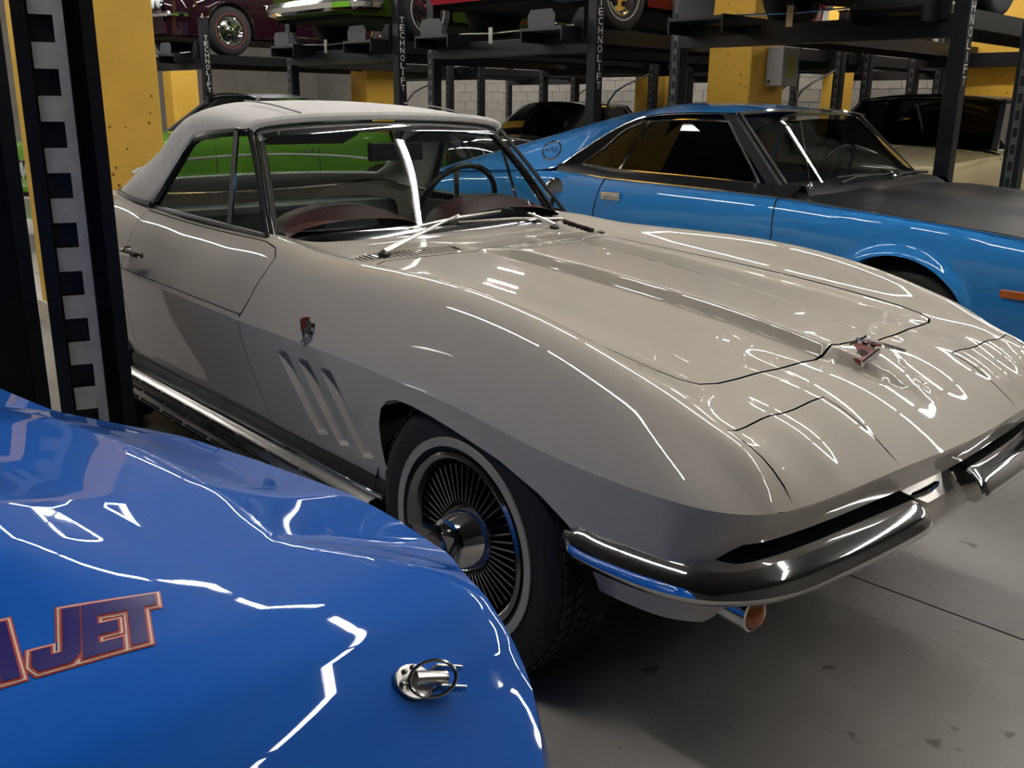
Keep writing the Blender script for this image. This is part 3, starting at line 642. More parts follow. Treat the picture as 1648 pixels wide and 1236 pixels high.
ck.build('badge_check', BLACK, pb)
# ---------------------------------------------------------------- shared car pieces
def wheel_set(root, xs, yo, R, w=.20, rim='steel', whitering=None, rr=.19, sides=(1, -1)):
    for xc in xs:
        for sg in sides:
            t = empty('wheel', (xc, -sg*(yo-w/2), R)); t.parent = root; f = lambda P: [(r, sg*o) for r, o in P]
            m = MB(); m.lathe(tyre_profile(R, rr, w), n=36); ty = m.build('tyre', RUBBER, t, True)
            if whitering: m = MB(); m.lathe(f([(rr+.03, w*.505), (rr+.03, w*.52), (rr+.042, w*.525), (rr+.042, w*.51)]), n=36); m.build('sidewall_ring', whitering, ty, True)
            m = MB(); m.lathe(f([(rr, w*.30), (rr, w*.47), (rr-.012, w*.50), (rr-.03, w*.44), (rr-.045, w*.30), (.06, w*.34), (.055, w*.45), (.03, w*.47), (0, w*.47)]), n=36); rm = m.build('rim', CHROME if rim != 'dark' else DCHROME, t, True)
            m = MB()
            for k in range(5):
                a = 2*math.pi*k/5+.3; m.lathe(f([(.026, w*.35), (.026, w*.375), (0, w*.375)]), (.105*math.cos(a), 0, .105*math.sin(a)), 'y', 10)
            m.build('rim_slot', MATTE, rm, kind='stuff')
def sgrid(name, fn, us, vs, m, parent, smooth=True):
    mb = MB(); mb.grid([[fn(u, v) for v in vs] for u in us]); return mb.build(name, m, parent, smooth)
# ---------------------------------------------------------------- bright blue car in front: nose and hood with lettering
_o = W((1.18, 2.22, 0)); MU = (_o[0], _o[1], CV[2]+math.radians(10))
BLUE = mat('bright_blue_paint', (.003, .10, .48), .45, coat=1, coatr=.02, spec=.05)
mu = frame_root('blue_hood_car', MU, 'bright blue car with hood pin and lettered hood in front of the cream convertible', 'car')
mw = pch([-3.6, -3.2, -2.0, -1.0, -.45, -.3, -.18, -.08, -.01, .04, .075, .10, .112, .118], [.80, .88, .93, .9186, .9235, .8979, .8141, .7861, .7243, .675, .597, .432, .22, .0])
_mhp = pch([-1.35, -.9, -.5, -.215, -.155, -.06, .03, .12], [.885, .934, .9404, .9072, .8896, .8039, .7311, .6922])
_kx = np.array([-1.75, -1.35, -.9, -.7, -.5, -.215, -.155]+list(np.linspace(-.11, .12, 24))); _kz = _mhp(_kx)
def mh(x): return sum(np.interp(np.asarray(x, float)+d, _kx, _kz) for d in (-.005, -.0025, 0, .0025, .005))/5
def sp(d, k=.006): return np.where(d/k > 30, d, k*np.log1p(np.exp(np.minimum(d/k, 30))))
def mz(x, y):
    a = np.abs(y); z = mh(x)-.0812*np.clip(a/.8, 0, 2)**2
    yr = np.interp(x, [-1.3, -.70, -.34, -.19, -.1, .1], [.70, .715, .675, .79, .79, .74])
    z = z-.3038*sp(a-yr, .005)+.2427*sp(a-(yr+.12), .03)
    t = np.clip((a-.40)/.16, 0, 1); g = np.clip((-.24-x)/.16, 0, 1); z = z+.030*(1-t*t*(3-2*t))*g*g*(3-2*g)      # raised centre of the hood
    q = np.exp(-((a-.66)/.09)**2-((x+.42)/.17)**2); return z-.006*q
def Mf(x, y):
    e = .003; z = mz(x, y); gx = (mz(x+e, y)-mz(x-e, y))/(2*e); gy = (mz(x, y+e)-mz(x, y-e))/(2*e); n = np.stack([-gx, -gy, np.ones_like(gx)], -1); n /= np.linalg.norm(n, axis=1)[:, None]
    return np.stack([x, y, z], -1), n
xo = np.concatenate([np.linspace(-1.62, -.35, 26), np.linspace(-.33, -.02, 20), np.linspace(-.01, .095, 16), [.105, .111, .115, .117]])
oR = [(x, float(mw(x))) for x in xo]; mout = np.array(oR+[(.118, 0)]+[(x, -y) for x, y in reversed(oR)])
hlp = [np.array(resample([(.004, s*.735), (.035, s*.685), (.072, s*.57), (.045, s*.555), (-.012, s*.70)], .02)) for s in (1, -1)]
mhood = fieldmesh('hood', mout, hlp, .02, Mf, BLUE, mu, skirt=hlp, sk=.02)
for P_ in hlp:
    x, n = Mf(P_[:, 0], P_[:, 1]); m = MB(); m.V += [tuple(p) for p in x-n*.012]; m.F.append(tuple(range(len(x)))); m.build('headlamp', BLUE, mu)
# flanks, nose fascia, cabin
xs_ = np.concatenate([np.linspace(-3.6, -1.64, 12), xo]); rows = []
zt = lambda x: float(mz(np.array(x), mw(np.array(x)))) if x > -1.625 else float(np.interp(x, [-3.6, -1.625], [.90, float(mz(np.array(-1.62), mw(np.array(-1.62))))]))
for sg in (1, -1):
    G = []
    for x in list(xs_)+[.118]:
        y = float(mw(x)); z0 = zt(x); G.append([(x+(.02*math.sin(math.pi*t) if x > -.1 else 0), sg*(y+.035*math.sin(math.pi*min(1, t*1.15))-.05*t*t), z0+(.20-z0)*t) for t in np.linspace(0, 1, 9)])
    m = MB(); m.grid(G); m.build('flank', BLUE, mu, True)
    for xc in (-.95, -3.05): pass
m = MB(); m.box((-1.8, 0, .22), (1.75, .80, .03)); m.build('underbody', MATTE, mu)
roofp = [[(-1.60, y*.72, .915-.06*y*y), (-2.10, y*.62, 1.28-.03*y*y), (-2.2, y*.60, 1.345-.03*y*y), (-2.8, y*.60, 1.33-.03*y*y), (-3.3, y*.70, 1.10-.02*y*y), (-3.6, y*.78, .94)] for y in np.linspace(-1, 1, 9)]
m = MB(); m.grid([r[0:2] for r in roofp]); m.build('windscreen', DGLASS, mu, True)
m = MB(); m.grid([r[1:4] for r in roofp]); m.build('roof', BLUE, mu, True)
m = MB(); m.grid([r[3:6] for r in roofp]); m.build('rear_window', DGLASS, mu, True)
for k in (0, -1):
    sg = 1 if k else -1; r = roofp[k]; m = MB(); m.add([r[0], r[1], r[2], r[3], r[4], r[5], (-2.4, sg*.86, .94)], [(0, 1, 2, 3, 4, 5, 6)]); m.build('side_window', DGLASS, mu)
    a = zt(-1.36); m = MB(); m.grid([[(x, sg*.60, .90), (x, sg*float(mw(x)), zt(x))] for x in np.linspace(-3.6, -1.62, 10)]); m.build('shoulder', BLUE, mu, True)
# hood pin with lanyard ring
pc = np.array([0, 0, .8])
for _ in range(12): pc = px(672, 1108, 'z', pc[2], MU); pc[2] = float(mz(np.array(pc[0]), np.array(pc[1]))); X, N = Mf(np.array([pc[0]]), np.array([pc[1]])); n = N[0]; pc = X[0]
ex = px(750, 1085, 'z', pc[2], MU)-pc; ex -= n*(ex @ n); ex /= np.linalg.norm(ex); ey = np.cross(n, ex)
hp = empty('hood_pin', (0, 0, 0)); hp.parent = mu; Q = lambda a, b, h: pc+.86*(ex*a+ey*b+n*h)
m = MB(); R3 = np.array([ex, ey, n]).T
m.prism([Q(-.006+.026*math.cos(t), .020*math.sin(t), .001) for t in np.linspace(0, 2*math.pi, 24, endpoint=False)], n*.003); m.build('scuff_plate', STEEL, hp, bevel=.001)
m = MB(); m.tube([Q(-.012, 0, .012), Q(.026, 0, .017)], .007, 10); m.build('pin', STEEL, hp, True)
for s in (1, -1):
    m = MB(); m.prism([Q(.012, s*.010, .006), Q(.050, s*.010, .008), Q(.056, s*.010, .014), Q(.050, s*.010, .022), Q(.012, s*.010, .024)], ey*s*.0025); m.build('clevis_plate', STEEL, hp, bevel=.0008)
m = MB(); m.tube([Q(.004+.026*math.cos(t), .018*math.sin(t)+.004, .022+.010*math.sin(t+2.2)) for t in np.linspace(0, 2*math.pi, 28, endpoint=False)], .0018, 6, True); m.build('ring', DCHROME, hp, True)
m = MB()
for a, b in ((-.024, .004), (-.018, -.010), (-.006, -.015)): m.lathe([(.003, 0), (.003, .0022), (0, .003)], Q(a, b, .004), 'z', 8)
m.build('screw', DCHROME, hp, True, kind='stuff')
# lettering laid on the hood: navy letters, white and red keylines
def onM(u, v, z=.88):
    for _ in range(12): p = px(u, v, 'z', z, MU); z = float(mz(np.array(p[0]), np.array(p[1])))
    return p
b1 = onM(262, 1030); t0 = onM(48, 1090); up = onM(250, 958)-b1
ux = b1-t0; Lx = np.linalg.norm(ux[:2]); ux = ux[:2]/Lx; uy = np.array([up[0], up[1]]); Ly = np.linalg.norm(uy); uyp = uy/Ly
def miter(poly, g):
    """offset a counter-clockwise polygon outwards by g"""
    P = np.array(poly, float); n = len(P); out = []
    for i in range(n):
        a, b = P[i]-P[i-1], P[(i+1) % n]-P[i]; na = np.array([a[1], -a[0]])/np.linalg.norm(a); nb = np.array([b[1], -b[0]])/np.linalg.norm(b); out.append(P[i]+(na+nb)*g/(1+na @ nb))
    return np.array(out)
GLY = {'J': [(0, .42), (0, .16), (.16, 0), (.82, 0), (1, .16), (1, 1), (.60, 1), (.60, .27), (.40, .27), (.40, .42)], 'E': [(0, 0), (1, 0), (1, .25), (.42, .25), (.42, .385), (.92, .385), (.92, .615), (.42, .615), (.42, .75), (1, .75), (1, 1), (0, 1)],
       'T': [(.30, 0), (.70, 0), (.70, .74), (1, .74), (1, 1), (0, 1), (0, .74), (.30, .74)], 'A': [(-.1, 0), (.28, 0), (.36, .2), (.66, .2), (.72, 0), (1.1, 0), (.76, 1), (.30, 1)]}
DEC = [(mat('decal_red', (.45, .05, .03), .35, coat=1), 'red_keyline'), (mat('decal_white', (.70, .55, .47), .35, coat=1), 'white_keyline'), (mat('decal_red', (0, 0, 0)), 'inner_keyline'), (mat('decal_navy', (.014, .008, .14), .3, coat=1), 'navy_face')]
def lay(ch, f0, f1):
    st0 = t0[:2]+ux*Lx*f0; wid, hgt = Lx*(f1-f0), Ly; par = mu
    base = np.array([st0+ux*wid*a+uyp*hgt*b for a, b in GLY[ch]])
    ar = sum(base[i][0]*base[(i+1) % len(base)][1]-base[(i+1) % len(base)][0]*base[i][1] for i in range(len(base)))
    if ar < 0: base = base[::-1]
    for k, (g, (mt, nm)) in enumerate(zip((.0045, .0030, .0012, -.0006), DEC)):
        P = resample(miter(base, g), .012)
        def fn(x, y, h=.0006*(k+1)): X, N = Mf(x, y); return X+N*h, N
        o = fieldmesh(nm if k else 'hood_letter', P, [], .012, fn, mt, par)
        if k == 0: par = o
for ch, f0, f1 in (('J', 0, .37), ('E', .37, .69), ('T', .63, 1.0), ('A', -.46, -.09)): lay(ch, f0, f1)
# ---------------------------------------------------------------- blue coupe with matt black hood
_o = W((-.40, -2.9, 0)); AM = (_o[0], _o[1], CV[2])
SKY = mat('azure_blue_paint', (.03, .25, .68), .45, coat=1, coatr=.02, spec=.05); MBLK = mat('matt_black_paint', (.012, .012, .014), .42, spec=.12)
am = frame_root('coupe_car', AM, 'azure blue fastback coupe with matt black hood parked beside the cream convertible', 'car')
ayw = pch([-3.95, -3.85, -3.6, -3.2, -2.4, -1.8, -.7, 0, .45, .70, .82, .88], [.60, .72, .80, .86, .885, .885, .885, .89, .885, .86, .80, .70])
azb = pch([-3.95, -3.6, -3.2, -2.6, -2.15, -1.8, -1.26, -.685, -.187, .186, .486, .75, .88], [.80, .86, .90, .93, .95, .930, .920, .906, .876, .852, .825, .785, .75])
Ra, zc_ = .36, .345
def azbot(x):
    z = .24
    for xc in (0, -2.464):
        if abs(x-xc) < Ra: z = max(z, zc_+math.sqrt(Ra*Ra-(x-xc)**2))
    return z
xcol = sorted(set(np.round(np.concatenate([np.linspace(-3.95, .88, 60), *[xc+Ra*np.cos(np.linspace(0, math.pi, 25)) for xc in (0, -2.464)], *[xc+s*(Ra+.0005)*np.ones(1) for xc in (0, -2.464) for s in (1, -1)]]), 4)))
def aside(x, t, sg):
    z0, zb_ = float(azb(x)), azbot(x); z = z0+(zb_-z0)*t; d = z0-z
    fl = 0
    for xc in (0, -2.464): r = math.hypot(x-xc, z-zc_); fl = max(fl, .022*math.exp(-max(0, r-Ra)**2/.0012))
    y = float(ayw(x))-.012+.030*math.sin(math.pi*min(1, d/.42))-.10*max(0, d-.30)**1.2-.02*math.exp(-d/.02)+fl; return (x, sg*y, z)
for sg in (1, -1):
    G = [[aside(x, t, sg) for t in np.linspace(0, 1, 16)] for x in xcol]; m = MB(); m.grid(G); m.build('flank', SKY, am, True)
    m = MB(); m.tube([np.array(aside(x, 0, sg))+[0, sg*.004, .002] for x in np.linspace(-2.15, .86, 60)], .0045, 6); m.build('pinstripe_moulding', CHROME, am, True)
    # shut lines
    m = MB(); P = [(-1.818, .928), (-1.835, .86), (-1.855, .776), (-1.868, .66), (-1.86, .45), (-1.80, .26)]; m.tube([np.array([x, sg*(abs(aside(x, (float(azb(x))-z)/(float(azb(x))-azbot(x)), sg)[1])), z]) for x, z in cr(P, 5)], .0035, 5)
    P = [(-.668, .905), (-.66, .80), (-.655, .70), (-.655, .45), (-.66, .26)]; m.tube([np.array([x, sg*(abs(aside(x, (float(azb(x))-z)/(float(azb(x))-azbot(x)), sg)[1])), z]) for x, z in cr(P, 5)], .0035, 5); m.build('door_shut_line', MATTE, am, kind='stuff')
    for xc in (0, -2.464):
        m = MB(); m.grid([[(xc+(Ra-.003)*math.cos(t), sg*.86, zc_+(Ra-.003)*math.sin(t)), (xc+(Ra-.003)*math.cos(t), sg*.5, zc_+(Ra-.003)*math.sin(t))] for t in np.linspace(-.2, math.pi+.2, 20)]); m.F.append(tuple(2*i+1 for i in range(20))); m.build('wheel_well', MATTE, am)
    # door handle plate, side marker, emblem ring
    y = sg*.908; h = empty('door_handle', (0, 0, 0)); h.parent = am
    m = MB(); m.box((-1.73, y-sg*.006, .838), (.072, .006, .022)); m.build('plate', CHROME, h, bevel=.004)
    m = MB(); m.box((-1.715, y+sg*.003, .842), (.052, .006, .010)); m.build('paddle', CHROME, h, bevel=.003); m = MB(); m.lathe([(.010, 0), (.010, sg*.012), (0, sg*.013)], (-1.765, y-sg*.002, .834), 'y', 12); m.build('lock', STEEL, h, True)
    m = MB(); m.box((.53, sg*.905, .605), (.075, .012, .016)); m.build('side_marker', AMBER, am, bevel=.003)
# hood: matt black over the fenders
def ahood(x, y):
    w = float(ayw(x))-.012-.02; a = abs(y)/w; z = float(azb(x))+.045*(1-a**2.6)*min(1, (0.9-x)/.3+.2)+.0
    b = np.exp(-((abs(y)-.34)/.10)**2)*.030*np.clip((.80-x)/.3, 0, 1)*np.clip((x+.60)/.35, 0, 1); return (x, y, z+b)
m = MB(); m.grid([[ahood(x, s*(float(ayw(x))-.032)) for s in np.sin(np.linspace(-1, 1, 41)*math.pi/2)] for x in np.linspace(-.80, .88, 44)]); m.build('hood', MBLK, am, True)
m = MB(); m.tube([np.array(ahood(x, 0))*[1, 0, 1]+[0, .58, -.000] for x in (-.60,)]*2, .001, 3) if False else None
m = MB(); m.grid([[(.88+.03*math.sin(math.pi*t), y*(1-.03*t), float(azb(.88))-.02+(.30-.73)*t) for t in np.linspace(0, 1, 6)] for y in np.linspace(-.70, .70, 9)]); m.build('front_panel', SKY, am, True)
m = MB(); m.box((.91, 0, .48), (.05, .80, .06)); m.build('front_bumper', CHROME, am, bevel=.02)
# roof, sails and fastback in one shell
edge = [(-1.10, .640, 1.292), (-1.40, .655, 1.290), (-1.68, .665, 1.272), (-1.87, .695, 1.205), (-2.06, .738, 1.100), (-2.23, .785, .990), (-2.40, .835, .950), (-2.80, .862, .925), (-3.25, .845, .898), (-3.62, .785, .862), (-3.93, .62, .81)]
cenz = [1.325, 1.352, 1.358, 1.348, 1.328, 1.303, 1.268, 1.170, 1.060, .965, .88]
ef = cr(np.array([(*e, c) for e, c in zip(edge, cenz)]), 5); G = []
for x, ye, ze, zc in ef:
    k = 2.6 if x > -1.9 else 2.2; G.append([(x, ye*s, ze+(zc-ze)*(1-abs(s)**k)) for s in np.sin(np.linspace(-1, 1, 29)*math.pi/2)])
m = MB(); m.grid(G); m.build('roof_shell', SKY, am, True)
m = MB(); m.grid([[(-3.95+.03*math.sin(3*t), y, .82-.5*t) for t in np.linspace(0, 1, 5)] for y in np.linspace(-.62, .62, 7)]); m.build('tail_panel', SKY, am, True)
for sg in (1, -1):
    # matt band between stripe and glass, framing the quarter window
    xsb = np.linspace(-2.23, -.60, 26)
    G = []
    for x in xsb:
        a = np.array(aside(x, 0, sg)); b = np.array([x, sg*.775, float(azb(x))+.045]); c = np.array([x, sg*.755, float(azb(x))+.05]); G.append([a, lerp(a, b, .5)+[0, sg*.008, .006], b, c])
    m = MB(); m.grid(G); m.build('belt_band', MBLK, am, True)
    ed = [np.array([x, sg*y, z]) for x, y, z in edge[2:6]]; inn = [np.array(p)*[1, sg, 1] for p in ((-1.70, .672, 1.245), (-1.83, .69, 1.195), (-1.96, .72, 1.09), (-2.10, .752, .995))]
    e2 = cr(ed, 4); i2 = cr(inn, 4); m = MB(); m.grid([[p+[0, sg*.004, .003], lerp(p, q, .5)+[0, sg*.010, 0], q] for p, q in zip(e2, i2)]); m.build('quarter_frame', MBLK, am, True)
    m = MB(); m.tube([p+[0, sg*.005, .002] for p in cr([np.array([-2.25, sg*.80, .962]), np.array([-2.26, sg*.795, .985])]+[p for p in ed[::-1]]+[np.array([-1.40, sg*.66, 1.292]), np.array([-1.09, sg*.645, 1.293])], 4)], .006, 6); m.build('drip_moulding', CHROME, am, True)
    sill = lambda x: np.array([x, sg*.757, float(azb(x))+.048]); tp = [np.array([-1.69, sg*.675, 1.246]), np.array([-1.40, sg*.668, 1.262]), np.array([-1.13, sg*.655, 1.258])]
    m = MB(); m.add([sill(-2.09), sill(-1.80), (-1.655, sg*.676, 1.250), (-1.72, sg*.68, 1.235), (-1.83, sg*.692, 1.19), (-1.96, sg*.722, 1.09)], [(0, 1, 2, 3, 4, 5)]); m.build('quarter_window', DGLASS, am)
    m = MB(); m.add([sill(-1.80), sill(-.86), (-1.12, sg*.656, 1.258), (-1.40, sg*.668, 1.262), (-1.655, sg*.676, 1.250)], [(0, 1, 2, 3, 4)]); m.build('door_window', DGLASS, am)
    m = MB(); m.tube([sill(-2.10)+[0, sg*.006, 0], *[p+np.array([0, sg*.007, 0]) for p in i2[::-1]], *[p+np.array([0, sg*.006, 0]) for p in tp], sill(-.84)+[0, sg*.006, 0]], .006, 6); m.tube([sill(x)+[0, sg*.006, .0] for x in np.linspace(-2.10, -.84, 12)], .005, 6); m.build('window_moulding', CHROME, am, True)
    m = MB(); m.bar(sill(-1.80), (-1.655, sg*.678, 1.250), .012, .012); m.build('window_post', CHROME, am)
    wb_ = np.array([-.735, sg*.70, .955]); wt_ = np.array([-1.10, sg*.62, 1.292]); m = MB(); m.grid([[lerp(wb_, wt_, t)+[.0, -sg*.02, 0], lerp(wb_, wt_, t)+[-.01, sg*.028, 0], lerp(wb_, wt_, t)+[-.075, sg*.035, -.004], lerp(wb_, wt_, t)+[-.085, sg*.01, -.004]] for t in np.linspace(0, 1, 6)]); m.build('windscreen_pillar', MBLK, am, True)
    m = MB(); m.tube([lerp(wb_, wt_, t)+[.006, -sg*.012, .003] for t in np.linspace(0, 1, 6)], .008, 6); m.build('pillar_trim', CHROME, am, True)
    r = empty('oval_emblem', (0, 0, 0)); r.parent = am; c = np.array([-2.315, sg*.80, 1.062]); nn = np.array([.25, sg*.85, .45]); nn /= np.linalg.norm(nn); eu = -np.cross((0, 0, 1.), nn); eu /= np.linalg.norm(eu); ev = np.cross(eu, nn); ev = ev if ev[2] > 0 else -ev
    c = c+nn*.012
    m = MB(); m.tube([c+eu*.060*math.cos(t)+ev*.060*math.sin(t) for t in np.linspace(0, 2*math.pi, 36, endpoint=False)], .006, 6, True); m.build('ring', CHROME, r, True)
    V, F = text_mesh('AMX', .04, .001); V = V-V.mean(0); m = MB(); m.add([c+eu*v[0]*(sg)*(1 if sg > 0 else 1)+ev*v[1]+nn*(.004+v[2]) for v in V], F); m.build('letters', DCHROME, r)
wsb = cr([(-.72, -.70, .955), (-.66, -.45, .958), (-.635, 0, .960), (-.66, .45, .958), (-.72, .70, .955)], 4); wst = cr([(-1.10, -.62, 1.290), (-1.075, -.35, 1.308), (-1.07, 0, 1.315), (-1.075, .35, 1.308), (-1.10, .62, 1.290)], 4)
m = MB(); m.grid([[lerp(a, b, t) for t in np.linspace(0, 1, 5)] for a, b in zip(wsb, wst)]); m.build('windscreen', GLASS, am, True)
m = MB(); m.tube([p+np.array([.0, 0, .006]) for p in wst], .009, 6); m.build('header_trim', CHROME, am, True)
m = MB(); m.grid([[p+np.array([-.02, 0, .004]), p+np.array([.10, 0, .0])*[1, 1, 1], np.array(ahood(max(-.70, min(-.45, p[0]+.16)), p[1]*1.06))] for p in wsb]); m.build('cowl', MBLK, am, True)
for y0, y1, py in ((.50, .02, .46), (.0, -.46, -.05)):
    wr = empty('wiper', (0, 0, 0)); wr.parent = am; a = np.array([-.56, py, .965]); b = np.array([-.60, y1+.1, .985]); m = MB(); m.tube([a, lerp(a, b, .5)+[0, 0, .012], b], .007, 6); m.build('arm', BLACK, wr, True)
    m = MB(); m.tube([(-.625, y0-.1, .985), (-.60, (y0+y1)/2, .992), (-.60, y1-.08, .985)], .008, 6); m.build('blade', RUBBER, wr, True)
an = empty('antenna', (0, 0, 0)); an.parent = am; ab = np.array(ahood(-.60, .68)); m = MB(); m.lathe([(.016, -.01), (.016, .010), (.010, .014), (.010, .03), (.014, .034), (.006, .05)], ab, 'z', 14); m.build('base', CHROME, an, True); m = MB(); m.tube([ab+[0, 0, .04], ab+[-.12, 0.02, .50]], .0022, 5); m.build('mast', STEEL, an, True)
m = MB(); m.box((-1.25, .0, 1.215), (.012, .12, .03)); m.build('rear_view_mirror', BLACK, am)
CABB = mat('black_cabin', (.010, .010, .011), .5)
m = MB(); m.grid([[(-.68, y, .945), (-.85, y, .95), (-.98, y, .93), (-1.0, y, .7)] for y in np.linspace(-.68, .68, 7)]); m.build('dashboard', CABB, am, True)
sw = empty('steering_wheel', (-1.10, .34, .95)); sw.parent = am; sw.rotation_euler = (0, math.radians(-62), 0); m = MB(); m.tube([(.19*math.cos(a), .19*math.sin(a), 0) for a in np.linspace(0, 2*math.pi, 36, endpoint=False)], .012, 8, True); m.build('rim', BLACK, sw, True)
m = MB(); m.bar((-.18, 0, 0), (.18, 0, 0), .03, .008); m.build('spoke', STEEL, sw)
for yc in (.35, -.35):
    s_ = empty('seat', (-1.65, -yc, .35)); s_.parent = am; m = MB(); m.box((.05, 0, .12), (.26, .25, .09)); m.build('cushion', CABB, s_, bevel=.03); m = MB(); m.bar((-.22, 0, .15), (-.36, 0, .78), .48, .12, (1, 0, 0)); m.build('backrest', CABB, s_, bevel=.04)
m = MB(); m.box((-1.6, 0, .30), (1.9, .78, .03)); m.build('underbody', MATTE, am); m = MB(); m.box((-2.35, 0, .72), (.35, .70, .2)); m.build('rear_shelf', CABB, am)
wheel_set(am, (0, -2.464), .83, .325)
# ---------------------------------------------------------------- other cars (x forward from the front axle, y right)
def gcar(name, fr, label, paint, roofm=None, conv=False, wb=2.74, xn=.86, tail=1.05, w=.91, zb=.90, zr=1.33, R=.33, ring=None, glass=None, lamps=2, bumper=True, roofdrop=0, group=None, xw=-.88, xh=-1.40, xr=-2.25, xb=-2.85, yr=.60, rim='steel', grille=True, bz=.50, br=.035):
    """a full car: flanks with wheel arches, hood, deck, glasshouse, lamps, bumpers, wheels"""
    root = frame_root(name, fr, label, 'car', group); roofm = roofm or paint; glass = glass or DGLASS; xt = -wb-tail; Ra = R+.035
    yw = pch([xt, xt+.12, xt+.5, -wb, -wb/2, 0, xn-.35, xn-.08, xn], [w*.82, w*.92, w*.97, w, w*.985, w, w*.97, w*.90, w*.80])
    zt = pch([xt, xt+.3, -wb, xb, -1.6, xw, 0, xn-.3, xn], [zb-.06, zb+.01, zb+.03, zb+.02, zb-.01, zb, zb-.03, zb-.06, zb-.10])
    def bot(x):
        z = .24
        for xc in (0, -wb):
            if abs(x-xc) < Ra: z = max(z, R+math.sqrt(Ra*Ra-(x-xc)**2))
        return z
    xc_ = sorted(set(np.round(np.concatenate([np.linspace(xt, xn, 26), *[q+Ra*np.cos(np.linspace(0, math.pi, 15)) for q in (0, -wb)], *[[q-Ra-.001, q+Ra+.001] for q in (0, -wb)]]), 4)))
    def sd(x, t, sg):
        z0 = float(zt(x)); z = z0+(bot(x)-z0)*t; d = z0-z; return (x, sg*(float(yw(x))-.05*math.exp(-d/.05)-.12*max(0, d-.32)**1.1), z)
    for sg in (1, -1):
        m = MB(); m.grid([[sd(x, t, sg) for t in (0, .06, .14, .24, .36, .5, .64, .78, .9, 1)] for x in xc_]); m.build('flank', paint, root, True)
        m = MB(); m.bar((-.70, sg*(w-.012), .30), (-wb+.55, sg*(w-.012), .30), .012, .022); m.build('sill_moulding', CHROME, root)
        m = MB()
        for xd in (-.78, -1.95): m.tube([np.array(sd(xd, t, sg)) for t in np.linspace(.02, .98, 9)], .004, 4)
        m.build('door_shut_line', MATTE, root, kind='stuff')
        m = MB(); m.tube([np.array(sd(-1.88, .16, sg)), np.array(sd(-1.82, .16, sg))+[0, sg*.03, 0], np.array(sd(-1.72, .16, sg))+[0, sg*.02, 0]], .009, 6); m.build('door_handle', CHROME, root, True)
        for xc in (0, -wb):
            m = MB(); m.grid([[(xc+(Ra-.004)*math.cos(t), sg*(w-.03), R+(Ra-.004)*math.sin(t)), (xc+(Ra-.004)*math.cos(t), sg*.5, R+(Ra-.004)*math.sin(t))] for t in np.linspace(-.2, math.pi+.2, 14)]); m.F.append(tuple(2*i+1 for i in range(14))); m.build('wheel_well', MATTE, root)
            m = MB(); m.tube([np.array([xc+Ra*math.cos(t), sg*(float(yw(xc))-.012), R+Ra*math.sin(t)]) for t in np.linspace(.15, math.pi-.15, 16)], .006, 5); m.build('arch_moulding', CHROME, root, True)
    top = lambda x, s: (x, s*(float(yw(x))-.05), float(zt(x))+.05*(1-abs(s)**2.2)+(.015*math.exp(-(s/.25)**2) if x > xw else 0))
    ss = np.sin(np.linspace(-1, 1, 15)*math.pi/2)
    m = MB(); m.grid([[top(x, s) for s in ss] for x in np.linspace(xw-.02, xn, 14)]); m.build('hood', paint, root, True)
    m = MB(); m.grid([[top(x, s) for s in ss] for x in np.linspace(xt, xb+.05, 9)]); m.build('boot_lid', paint, root, True)
    for xe, sgn, nm in ((xn, 1, 'nose_panel'), (xt, -1, 'tail_panel')):
        z0 = float(zt(xe)); y0 = float(yw(xe))-.05; m = MB(); m.grid([[(xe+sgn*.05*math.sin(math.pi*min(1, t*1.2)), s*(y0+.05*min(1, t*8)), z0+.05*(1-abs(s)**2.2)*(1-t)**4-(z0-.26)*t) for t in (0, .05, .12, .25, .4, .6, .8, 1)] for s in ss]); m.build(nm, paint, root, True)
    z0 = float(zt(xn)); 
    if grille:
        m = MB(); m.box((xn+.045, 0, z0-.15), (.012, w*.50, .065)); g = m.build('grille', MATTE, root)
        m = MB(); [m.box((xn+.058, 0, z0-.19+.028*k), (.004, w*.5, .004)) for k in range(4)]; m.build('grille_bar', CHROME, g, kind='stuff')
        for s in (1, -1):
            for k in range(lamps):
                c = (xn+.045, s*(w*.82-.17*k-.08), z0-.15); m = MB(); m.lathe([(.085, -.02), (.085, .014), (.075, .018)], c, 'x', 20); h = m.build('headlamp', CHROME, root, True); m = MB(); m.lathe([(.076, .010), (.05, .026), (0, .032)], c, 'x', 20); m.build('lens', mat('lamp_lens', (.55, .58, .6), .1, coat=1), h, True)
    for s in (1, -1): m = MB(); m.box((xt-.045, s*w*.6, z0-.14), (.012, .17, .05)); m.build('tail_lamp', mat('tail_red', (.35, .01, .01), .2, coat=1), root, bevel=.01)
    if bumper:
        for xe, sgn in ((xn+.09, 1), (xt-.09, -1)): m = MB(); m.tube(cr([(xe-sgn*.32, -w*.97, bz), (xe-sgn*.10, -w*.93, bz), (xe, -w*.55, bz), (xe+sgn*.015, 0, bz), (xe, w*.55, bz), (xe-sgn*.10, w*.93, bz), (xe-sgn*.32, w*.97, bz)], 4), [br]*25, 8); m.build('bumper', CHROME, root, True)
    # glasshouse
    yb_ = w-.16; B = lambda x: float(zt(x))+.03
    wsb_ = [np.array([xw-.08*abs(s)**2, s*yb_, B(xw)]) for s in ss]; wst_ = [np.array([xh-.05*abs(s)**2, s*yr, zr-.05+.03*(1-s*s)]) for s in ss]
    m = MB(); m.grid([[lerp(a, b, t) for t in (0, .5, 1)] for a, b in zip(wsb_, wst_)]); m.build('windscreen', glass, root, True)
    m = MB(); m.tube(wsb_, .010, 6); m.tube(wst_, .010, 6); m.build('windscreen_trim', CHROME, root, True, kind='stuff')
